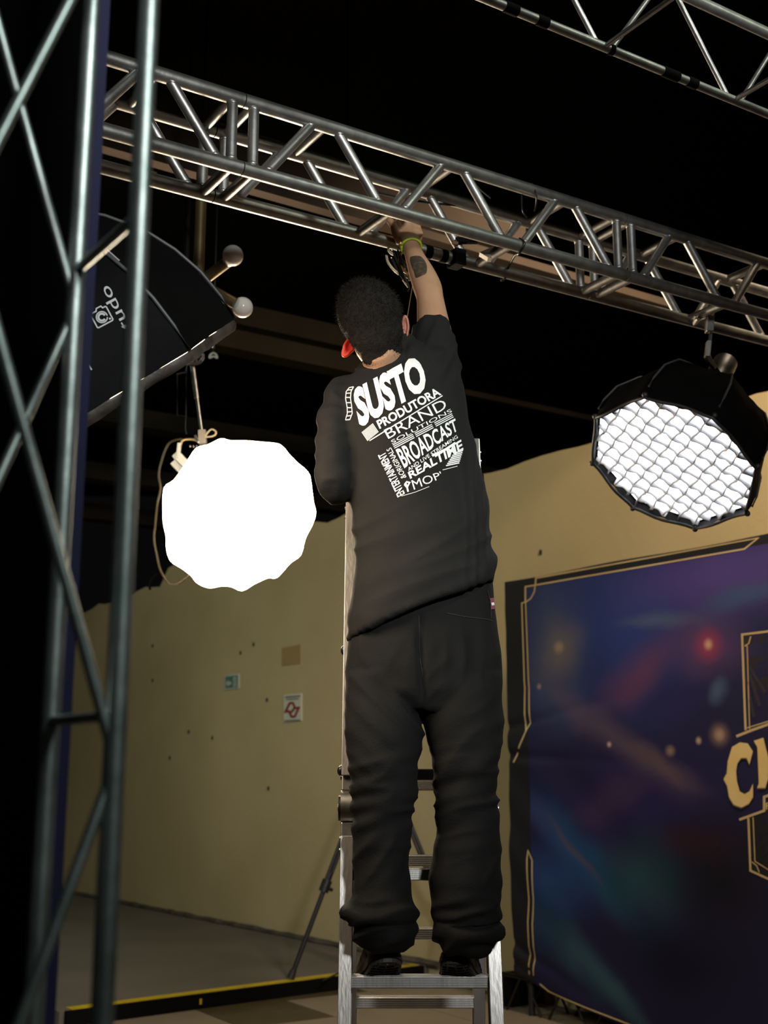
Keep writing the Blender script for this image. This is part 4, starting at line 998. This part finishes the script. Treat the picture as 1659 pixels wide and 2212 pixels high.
# ears as parts of the head (left one coloured red as if backlit, right one as in shade)
for s, (ex, ey, rx_, ry_, tl_) in ((-1, (757, 747, 15, 27, -28)), (1, (877, 706, 8, 26, 4))) if False else ((-1, (755, 748, 11.5, 27, -30)), (1, (876, 706, 7, 25, 3))):
    bm = bmesh.new(); c = P(ex, ey, 2.985 if s < 0 else 2.99)
    k_ = 2.98 / F; ca, sa = math.cos(math.radians(tl_)), math.sin(math.radians(tl_))
    rows = []
    for rr, dp in ((1.0, 0.0), (0.94, -0.006), (0.80, -0.004), (0.62, 0.002), (0.3, 0.003)):
        row = []
        for i in range(28):
            a = 2 * math.pi * i / 28; ux = rx_ * math.cos(a) * (1.0 if math.sin(a) > -0.3 else 0.85) * rr; uy = ry_ * math.sin(a) * rr
            x_ = ux * ca - uy * sa; y_ = ux * sa + uy * ca
            row.append(bm.verts.new(c + (camr * x_ + camu * y_) * k_ + YV * dp))
        rows.append(row)
    for a, b in zip(rows, rows[1:]):
        for i in range(28): bm.faces.new((a[i], a[(i + 1) % 28], b[(i + 1) % 28], b[i]))
    bm.faces.new(rows[-1])
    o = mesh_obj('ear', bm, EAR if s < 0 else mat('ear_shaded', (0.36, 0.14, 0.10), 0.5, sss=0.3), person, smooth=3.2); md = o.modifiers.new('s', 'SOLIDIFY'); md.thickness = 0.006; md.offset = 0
    o['label'] = 'ear coloured backlit red' if s < 0 else 'reddish ear'
# hair shell
hb = bmesh.new()
ell(hb, hp(0, -0.006, 0.018), hx, hf, hz, 0.0845, 0.100, 0.090); ell(hb, hp(0, -0.044, -0.030), hx, hf, hz, 0.072, 0.058, 0.066)
ell(hb, hp(0, 0.03, 0.055), hx, hf, hz, 0.070, 0.072, 0.060); ell(hb, hp(0, -0.045, -0.079), hx, hf, hz, 0.056, 0.037, 0.051)
hm = remesh('hair', hb, 0.0035, 6)
displace(hm, lambda p: 0.0012 * noise.noise(p * 210) + 0.0014 * noise.noise(p * 60))
hair_o = obj_from('hair', hm, HAIR, person, smooth=3.2)
bm = bmesh.new(); rnd = random.Random(3); vsn = [(v.co.copy(), v.normal.copy()) for v in hm.vertices]
for k in range(9000):
    c, n_ = vsn[rnd.randrange(len(vsn))]
    lc_ = (c - HC); low = lc_.dot(hz)
    gr = (Vector((rnd.uniform(-1, 1), rnd.uniform(-1, 1), rnd.uniform(-1, 1))) * 0.6 - hz * 0.5 + n_ * 0.75); gr = (gr - n_ * min(0, gr.dot(n_) - 0.25)).normalized()
    L_ = (0.013 if low > -0.02 else 0.006) * rnd.uniform(0.6, 1.2); sd_ = gr.cross(n_).normalized() * 0.00045
    p = c + Vector((rnd.uniform(-1, 1), rnd.uniform(-1, 1), rnd.uniform(-1, 1))) * 0.0015
    bm.faces.new((bm.verts.new(p - sd_), bm.verts.new(p + sd_), bm.verts.new(p + gr * L_)))
hs = mesh_obj('hair_strands', bm, HAIR, hair_o); hs['kind'] = 'stuff'
# --- t-shirt
sb = bmesh.new()
add_loft(sb, [ring(753, 1384, 1069, 1254, 2.985, 0.150), ring(756, 1340, 1067, 1225, 2.99, 0.150), ring(766, 1270, 1062, 1185, 3.0, 0.148), ring(770, 1200, 1056, 1130, 3.01, 0.145), ring(762, 1130, 1047, 1070, 3.02, 0.142),
    ring(752, 1060, 1034, 1005, 3.03, 0.140), ring(742, 980, 1018, 935, 3.04, 0.138), ring(732, 915, 1004, 865, 3.05, 0.132), ring(728, 870, 994, 815, 3.055, 0.120), ring(742, 835, 978, 770, 3.06, 0.100), ring(768, 805, 940, 752, 3.06, 0.082), ring(784, 787, 900, 746, 3.05, 0.072), ring(789, 778, 894, 737, 3.045, 0.074), ring(793, 769, 890, 730, 3.04, 0.074)], 40)
add_tube(sb, spline([P(775, 850, 3.06), P(738, 868, 3.05), P(725, 930, 3.02), P(723, 990, 2.99), P(724, 1032, 2.985), P(731, 1050, 3.015), P(744, 1044, 3.10)], 4), [max(p.x, .02) for p in spline([Vector((r_, 0, 0)) for r_ in (0.055, 0.052, 0.0455, 0.044, 0.0435, 0.042, 0.040)], 4)], 22)
add_tube(sb, spline([P(905, 850, 3.07), P(938, 800, 3.07), P(940, 752, 3.09), P(933, 708, 3.125)], 4), [max(p.x, .02) for p in spline([Vector((r_, 0, 0)) for r_ in (0.085, 0.070, 0.056, 0.0475)], 4)], 24)
sm = remesh('tshirt', sb, 0.0062, 8)
def shirt_fold(p):
    x, y = proj(p); d = 0.0
    # long tension folds running from the raised right arm down to the left hip
    q = (x * 0.42 + y * 0.90); along = (x * 0.90 - y * 0.42)
    low = max(0.0, min(1.0, (y - 1010) / 160)); d += low * 0.0055 * ridged(Vector((q / 46.0, along / 330.0, 0.3)))
    # sleeve rumples
    if x < 765: d += 0.0060 * ridged(Vector((y / 34.0, x / 60.0, p.y * 6))) * max(0, min(1, (765 - x) / 40))
    if y < 850 and x > 880: d += 0.0050 * ridged(Vector(((x * 0.9 + y * 0.35) / 26.0, y / 130.0, 2))) * max(0, min(1, (850 - y) / 60))
    rs = max(0.0, min(1.0, (x - 985) / 30)) * max(0.0, min(1.0, (y - 760) / 60)); d += rs * 0.004 * ridged(Vector((x / 20.0, y / 210.0, 5)))
    if y < 800 and x < 900: d += 0.0035 * ridged(Vector(((x * 0.4 + y) / 24.0, x / 120.0, 8)))
    return d + 0.0018 * noise.noise(p * 16)
displace(sm, lambda p: 1.5 * shirt_fold(p))
shirt = obj_from('tshirt', sm, SHIRT, person, smooth=3.2); shirt['label'] = 'oversized black t-shirt with white lettering on its back'
sh_bvh = bvh_of(shirt)
def shp(x, y): return cast(sh_bvh, x, y, 0.0016)
def c3(x, y): return (720 + x / 4.879, 740 + y / 4.879)
def q3(*p): return [c3(*a) for a in p]
def stx(txt, BL, BR, TL, TR, bold=0.0, shear=0.0): return text_decal(txt, q3(BL, BR, TL, TR), shp, WHITEPRINT, shirt, bold, shear, 'print_text', 7)
stx('SUSTO', (285, 905), (1012, 485), (200, 500), (895, 122), 0.05)
stx('PRODUTORA', (492, 915), (1140, 552), (452, 828), (1085, 470), 0.03)
stx('BRAND', (583, 1018), (1203, 690), (532, 925), (1152, 592), -0.002)
stx('SOLUTIONS', (622, 1072), (1250, 733), (604, 1036), (1232, 698), 0.0)
stx('BROADCAST', (752, 1330), (1314, 925), (655, 1130), (1278, 800), 0.022)
stx('AND LIVE STREAMING', (795, 1362), (1312, 1008), (780, 1325), (1296, 974), 0.006)
stx('REALTIME', (812, 1440), (1368, 1130), (785, 1372), (1342, 1022), 0.028)
stx("MOP'", (852, 1555), (1155, 1425), (820, 1452), (1125, 1360), 0.0)
stx('ENTERTAINMENT', (757, 1592), (545, 1150), (680, 1636), (472, 1192), 0.02)
stx('&ORIGINALS', (775, 1420), (610, 1105), (718, 1442), (560, 1130), 0.006)
def sline(pts, w_, name='print_line'):
    V_, F_ = strip_poly([c3(*p) for p in pts], w_ / 4.879); decal2d(name, V_, F_, shp, WHITEPRINT, shirt, 7)
sline([(385, 1036), (1148, 562)], 11); sline([(530, 945), (660, 868)], 8)
for k in range(3):
    for a_, b_ in ((0.0, 0.34), (0.37, 0.66), (0.7, 1.0)):
        p = Vector((628, 1082)) + Vector((8, 17)) * k; e_ = Vector((1248, 752)) + Vector((8, 17)) * k
        sline([p.lerp(e_, a_), p.lerp(e_, b_)], 9)
for k in range(13):                                                      # barcode block
    a_ = Vector((305, 945)).lerp(Vector((415, 855)), k / 12); sline([a_, a_ + Vector((62, 92))], 7)
for k in range(7):                                                       # ruled block at the lower right
    a_ = Vector((1262, 1172)).lerp(Vector((1185, 1300)), k / 6); b_ = Vector((1362, 1140)).lerp(Vector((1325, 1270)), k / 6); sline([a_, b_], 13)
sline([(1150, 1345), (1305, 1305)], 6); sline([(720, 1620), (860, 1580), (1010, 1520)], 5)
film_l = [(172, 478), (140, 520), (133, 590), (150, 680), (152, 750), (128, 818)]; film_r = [(218, 470), (192, 515), (185, 590), (198, 680), (204, 745), (180, 812)]
sline(film_l, 9); sline(film_r, 9)
def along(pl_, f):
    k = f * (len(pl_) - 1); i = min(int(k), len(pl_) - 2); return Vector(pl_[i]).lerp(Vector(pl_[i + 1]), k - i)
for k in range(9): sline([along(film_l, k / 8), along(film_r, k / 8)], 10)
sline([(790, 1575), (778, 1520), (765, 1490)], 18); sline([(752, 1500), (775, 1470), (805, 1478), (778, 1530), (752, 1500)], 16)
sline([(1040, 1195), (1180, 1130), (1285, 1060)], 26)
# --- trousers
tb_ = bmesh.new()
add_loft(tb_, [ring(770, 1270, 1062, 1225, 3.0, 0.125), ring(758, 1340, 1068, 1300, 3.0, 0.128), ring(751, 1400, 1077, 1380, 2.98, 0.130), ring(752, 1450, 1080, 1440, 2.965, 0.126), ring(754, 1495, 1081, 1490, 2.95, 0.116), ring(768, 1535, 1070, 1535, 2.935, 0.085)], 40)
Lg = [(752, 905, 1460), (752, 918, 1510), (752, 914, 1555), (753, 906, 1600), (757, 899, 1650), (762, 896, 1700), (762, 889, 1755), (762, 884, 1800), (766, 882, 1850), (764, 884, 1900), (761, 893, 1945), (741, 897, 1972), (766, 888, 1990), (762, 897, 2010), (774, 886, 2030), (784, 878, 2040)]
Rg = [(925, 1080, 1460), (919, 1081, 1510), (921, 1080, 1555), (931, 1078, 1600), (938, 1073, 1650), (942, 1070, 1700), (945, 1072, 1755), (950, 1075, 1800), (941, 1077, 1850), (929, 1082, 1900), (928, 1082, 1940), (940, 1078, 1968), (948, 1068, 1990), (940, 1082, 2012), (947, 1066, 2032), (953, 1058, 2048)]
for lg_ in (Lg, Rg):
    add_loft(tb_, [ring(a, y, b, y, leg_d(y), min((b - a) / 2 * 3.0 / F * 1.15, 0.10) * (1 if y < 1960 else 1.08)) for a, b, y in lg_], 28)
tm = remesh('trousers', tb_, 0.0062, 5)
def trouser_fold(p):
    x, y = proj(p); d = 0.0015 * noise.noise(p * 14)
    mid = 918 if y < 1560 else 915
    kn_ = math.exp(-((y - 1730) / 95.0) ** 2); d += kn_ * 0.0055 * ridged(Vector(((y + 0.25 * x) / 30.0, x / 110.0, p.y * 3)))
    ank = max(0, min(1, (y - 1925) / 50)); d += ank * 0.0085 * ridged(Vector((y / 30.0, x / 90.0, p.y * 4 + 3)))
    th_ = math.exp(-((y - 1560) / 110.0) ** 2); s_ = 1 if x < mid else -1; d += th_ * 0.0065 * ridged(Vector(((y - s_ * 1.1 * x) / 62.0, (x * s_ + y) / 260.0, 11)))
    hip = math.exp(-((y - 1420) / 60.0) ** 2); d += hip * 0.003 * ridged(Vector((x / 40.0, y / 160.0, 21)))
    cm = math.exp(-((x - 908 - (y - 1400) * 0.05) / 7.0) ** 2) * max(0, min(1, (1540 - y) / 60)) * max(0, min(1, (y - 1320) / 60)); d -= 0.009 * cm
    shn = max(0, min(1, (y - 1790) / 40)) * max(0, min(1, (1930 - y) / 40)); d += shn * 0.004 * ridged(Vector(((x + 0.4 * y) / 45.0, y / 150.0, 31)))
    return d
displace(tm, lambda p: 1.7 * trouser_fold(p))
trs = obj_from('trousers', tm, PANTS, person, smooth=3.2)
tr_bvh = bvh_of(trs)
def trp(x, y): return cast(tr_bvh, x, y, 0.002)
def pline(pts, w_, m, name):
    V_, F_ = strip_poly(pts, w_); decal2d(name, V_, F_, trp, m, trs, 8)
SEAM = mat('trouser_seam', (0.013, 0.0125, 0.012), 0.8)
pline([(965, 1325), (1000, 1332), (1050, 1338), (1064, 1342)], 1.8, SEAM, 'pocket_seam'); pline([(1052, 1275), (1058, 1300), (1060, 1335)], 1.8, SEAM, 'pocket_seam'); pline([(905, 1330), (904, 1400), (914, 1470)], 1.6, SEAM, 'seat_seam')
V_, F_ = strip_poly([(1061, 1292), (1064, 1316)], 9); decal2d('brand_tag', V_, F_, trp, mat('tag_red', (0.25, 0.05, 0.09), 0.6), trs, 8)
V_, F_ = strip_poly([(1062, 1302), (1063, 1308)], 6); decal2d('tag_mark', V_, F_, lambda x, y: cast(tr_bvh, x, y, 0.003), WHITEPRINT, trs, 8)
# --- shoes
for s, heel, d in FT:
    sd = Vector((d.y, -d.x, 0)); dn = (d - ZV * 0.50).normalized(); up = sd.cross(dn).normalized()
    up = up if up.z > 0 else -up
    LSH = 0.268
    def half_w(t):
        f = max(0.0, min(1.0, t / LSH)); w_ = 0.037 + 0.012 * math.sin(math.pi * min(1, max(0, (f - 0.25) / 0.75)) * 0.9)
        if f < 0.16: w_ *= math.sqrt(max(0.0, 1 - ((0.16 - f) / 0.16) ** 2)) * 0.98 + 0.02
        if f > 0.72: w_ *= math.sqrt(max(0.0, 1 - ((f - 0.72) / 0.28) ** 2)) * 0.97 + 0.03
        return w_
    ts = [LSH * (0.5 - 0.5 * math.cos(math.pi * i / 22)) for i in range(23)]
    bend = lambda t: up * (0.16 * max(0.0, t - 0.15)) + up * (0.9 * max(0.0, t - 0.15) ** 2)          # the toes stay flat on the rung
    bm = bmesh.new(); rings_ = []
    for t in ts:
        f = t / LSH; h_ = 0.088 - 0.058 * max(0, min(1, (f - 0.25) / 0.5)); h_ *= 0.55 + 0.45 * min(1, f / 0.08); h_ *= 1 - 0.45 * max(0, (f - 0.85) / 0.15)
        rings_.append((heel + dn * t + bend(t) + up * (0.022 + h_ / 2), sd * max(half_w(t) - 0.003, 0.003), up * h_ / 2))
    add_loft(bm, rings_, 28)
    add_tube(bm, [heel + dn * 0.045 + up * 0.06, heel + dn * 0.045 + up * 0.10, heel + dn * 0.035 + up * 0.15], [0.038, 0.037, 0.040], 22)
    shm = remesh('shoe', bm, 0.004, 4); displace(shm, lambda p: 0.001 * noise.noise(p * 60))
    so = obj_from('shoe', shm, SHOE, person, smooth=3.2)
    bm = bmesh.new()
    for k, (z0, z1, ex) in enumerate(((0.0, 0.009, 0.0), (0.010, 0.016, 0.003), (0.017, 0.023, 0.002), (0.024, 0.031, 0.000))):
        pts = [(t, half_w(t) + ex) for t in ts] + [(t, -half_w(t) - ex) for t in ts[::-1]]
        a = [bm.verts.new(heel + dn * (t - ex * (1 - t / LSH)) + bend(t) + sd * w_ + up * z1) for t, w_ in pts]; b = [bm.verts.new(heel + dn * (t - ex) + bend(t) + sd * w_ + up * z0) for t, w_ in pts]
        n_ = len(ts)
        for i in range(n_ - 1):
            j = 2 * n_ - 1 - i
            bm.faces.new((a[i], a[i + 1], a[j - 1], a[j])); bm.faces.new((b[i], b[j], b[j - 1], b[i + 1]))
        for i in range(len(pts)): bm.faces.new((a[i], b[i], b[(i + 1) % len(pts)], a[(i + 1) % len(pts)]))
    mesh_obj('sole', bm, SOLE, so)
    for k in range(7):
        t = 0.012 + 0.017 * k; w_ = half_w(t) * 0.86
        if w_ < 0.01: continue
        tube('tread', spline([heel + dn * t + sd * x_ * w_ + up * -0.001 + dn * 0.006 * math.cos(x_ * 2.4) for x_ in (-1, -0.5, 0, 0.5, 1)], 3), 0.0022, RUBBER, so, 6)
    for x_ in (-0.5, 0, 0.5): tube('tread', [heel + dn * 0.012 + sd * x_ * 0.05 * 0.7 - up * 0.001, heel + dn * 0.125 + sd * x_ * 0.06 - up * 0.001], 0.0022, RUBBER, so, 6)
    tube('heel_tab', spline([heel + dn * 0.004 + up * 0.034, heel - dn * 0.001 + up * 0.06, heel + dn * 0.006 + up * 0.098], 4), [0.012, 0.013, 0.014, 0.014, 0.015, 0.015, 0.014, 0.013, 0.012], SHOE, so, 12)
# wristband and tattoo
wd_ = (el_ - wr_).normalized(); wa_, wb_ = frame(wd_)
wc = wr_ + wd_ * 0.004
bm = bmesh.new(); pts = [wc + wa_ * 0.0300 * math.cos(a) + wb_ * 0.0275 * math.sin(a) for a in [2 * math.pi * i / 32 for i in range(33)]]
for a, b in zip(pts, pts[1:]): pass
add_tube(bm, pts, 0.004, 8); mesh_obj('wristband', bm, mat('neon_wristband', (0.42, 0.55, 0.03), 0.5), person, smooth=3)['label'] = 'neon yellow-green wristband'
p_bvh = bvh_of(person)
TAT = mat('tattoo_ink', (0.050, 0.036, 0.024), 0.6, 0, (0.15, 0.10, 0.06), 70, lo=0.5, hi=0.78)
tp_ = closed_spline([(886, 557), (896, 553), (908, 554), (917, 563), (922, 575), (921, 590), (911, 596), (899, 600), (895, 588), (889, 574)], 3)
decal2d('tattoo', tp_, [tuple(range(len(tp_)))], lambda x, y: cast(p_bvh, x, y, 0.0008), TAT, person, 5)

# ------------------------------------------------------------------ cables and fittings on the truss
def wrap(px, wpx, label, fn=onC, m=BLKMAT):
    c = fn(px); o = cyl('black_wrap', c - UT * wpx / 2, c + UT * wpx / 2, 0.0215, m, None, 20); tag(o, label, 'tape')
wrap(922, 0.025, 'black tape wrap on the truss just right of the hand'); wrap(956, 0.022, 'narrow black tape wrap on the back chord'); wrap(980, 0.035, 'wide black tape wrap beside the back brace')
DB = onC(865).y - 0.02
bund = [([(838, 535), (842, 545), (850, 550), (838, 540)], CABLE_W, .0035), ([(848, 540), (856, 560), (865, 580), (874, 600), (884, 622), (880, 628)], CABLE_B, .0035), ([(835, 552), (838, 566), (850, 582), (862, 592)], CABLE_W, .004), ([(868, 545), (862, 565), (870, 590), (882, 600)], CABLE_W, .0035), ([(862, 556), (876, 570), (886, 590)], CABLE_B, .004), ([(858, 540), (868, 562), (880, 578), (888, 596)], CABLE_B, .0045), ([(872, 568), (880, 585), (886, 606)], CABLE_W, .005), ([(846, 556), (856, 578), (868, 598), (880, 612)], CABLE_B, .003), ([(866, 574), (874, 586), (885, 592)], CABLE_W, .0045), ([(870, 603), (876, 612), (882, 620)], CABLE_W, .003)]
Tcb = thing('cable_bundle', P(865, 540, DB), 'tangled black and cream cables hanging under the hand', 'cable')
for i, (pp, m_, r_) in enumerate(bund): tube('cable', spline([P(x, y, DB + 0.008 * math.sin(i * 2 + k)) for k, (x, y) in enumerate(pp)], 6), r_, m_, Tcb)
tube('cable', spline([onC(868, -0.02), P(862, 552, DB), P(872, 580, DB)], 6), 0.005, CABLE_B, Tcb)
o = tube('thin_cord', [P(892, 612, DB - 0.02), P(879, 690, DB - 0.05), P(877, 735, DB - 0.05)], 0.0012, CABLE_W); tag(o, 'thin pale cord running down beside the right ear', 'cord')
o = tube('truss_cable', spline([P(800, 412, onC(800).y), P(868, 428, onC(868).y), P(930, 438, onC(930).y), P(1000, 446, onC(1000).y), P(1060, 462, onC(1060).y), P(1132, 470, onC(1132).y), P(1170, 470, onC(1170).y)]), 0.004, CABLE_B); tag(o, 'black cable lying inside the box truss right of the hand', 'cable')
o = tube('hanging_cable', spline([onB(1121, 0.022) - NB * 0.004, onB(1122, 0.0) - NB * 0.024, onB(1121, -0.024), P(1112, 552, onB(1115).y + 0.06), P(1098, 578, onC(1100).y - 0.03), onC(1090, -0.022), P(1082, 606, onC(1090).y)]), 0.004, CABLE_B); tag(o, 'black cable tied round the lower chords of the middle truss', 'cable')
o = tube('hanging_cable', spline([onA(1128, 0.02), P(1127, 430, onA(1128).y + 0.02), P(1129, 455, onA(1128).y + 0.04), P(1138, 470, onA(1128).y + 0.08)]), 0.0025, CABLE_B); tag(o, 'thin cable dangling left of the pair below the top chord', 'cable')
o = tube('hanging_cable', spline([onA(1150, 0.024), P(1158, 420, onA(1150).y - 0.02), P(1158, 440, onA(1150).y + 0.02), P(1154, 456, onA(1150).y + 0.05)]), 0.0025, CABLE_B); tag(o, 'thin cable dangling right of the pair below the top chord', 'cable')
o = tube('hanging_cable', spline([P(1020, 388, onA(1020).y), P(1036, 408, onA(1030).y), P(1060, 428, onA(1050).y)]), 0.0018, CABLE_B); tag(o, 'fine black wire slanting across a brace of the middle truss', 'wire')
Tbk = thing('truss_bracket', P(1055, 545, onC(1060).y - 0.12), 'small silver bracket plate on the bottom cross bar', 'bracket')
bm = bmesh.new(); pp = [P(1036, 545, onC(1055).y - 0.15), P(1074, 528, onC(1055).y - 0.15), P(1058, 540, onC(1055).y - 0.15), P(1062, 558, onC(1055).y - 0.15), P(1054, 556, onC(1055).y - 0.15)]
a = [bm.verts.new(p) for p in pp]; b = [bm.verts.new(p + YV * 0.03) for p in pp]; bm.faces.new(a); bm.faces.new(b[::-1])
for i in range(5): bm.faces.new((a[i], b[i], b[(i + 1) % 5], a[(i + 1) % 5]))
mesh_obj('plate', bm, mat('dull_zinc', (0.22, 0.20, 0.17), 0.6, 0.6), Tbk)
Tc2 = thing('rigging_clamp', onC(985), 'dark rigging clamp on the back chord right of the hand', 'clamp')
box('jaw', onC(985, 0.0) - NB * 0.004, UT * 0.02, NB * 0.026, ZV * 0.027, BLKMAT, Tc2, 0.004); seg_box('lever', (985, 520, onC(985).y - 0.03), (1030, 520, onC(985).y + 0.02), 0.018, 0.02, BLKMAT, Tc2); seg_box('bolt', (976, 524, onC(985).y - 0.04), (990, 527, onC(985).y - 0.04), 0.012, 0.012, mat('rust_brown', (0.12, 0.06, 0.03), 0.5, 0.6), Tc2)
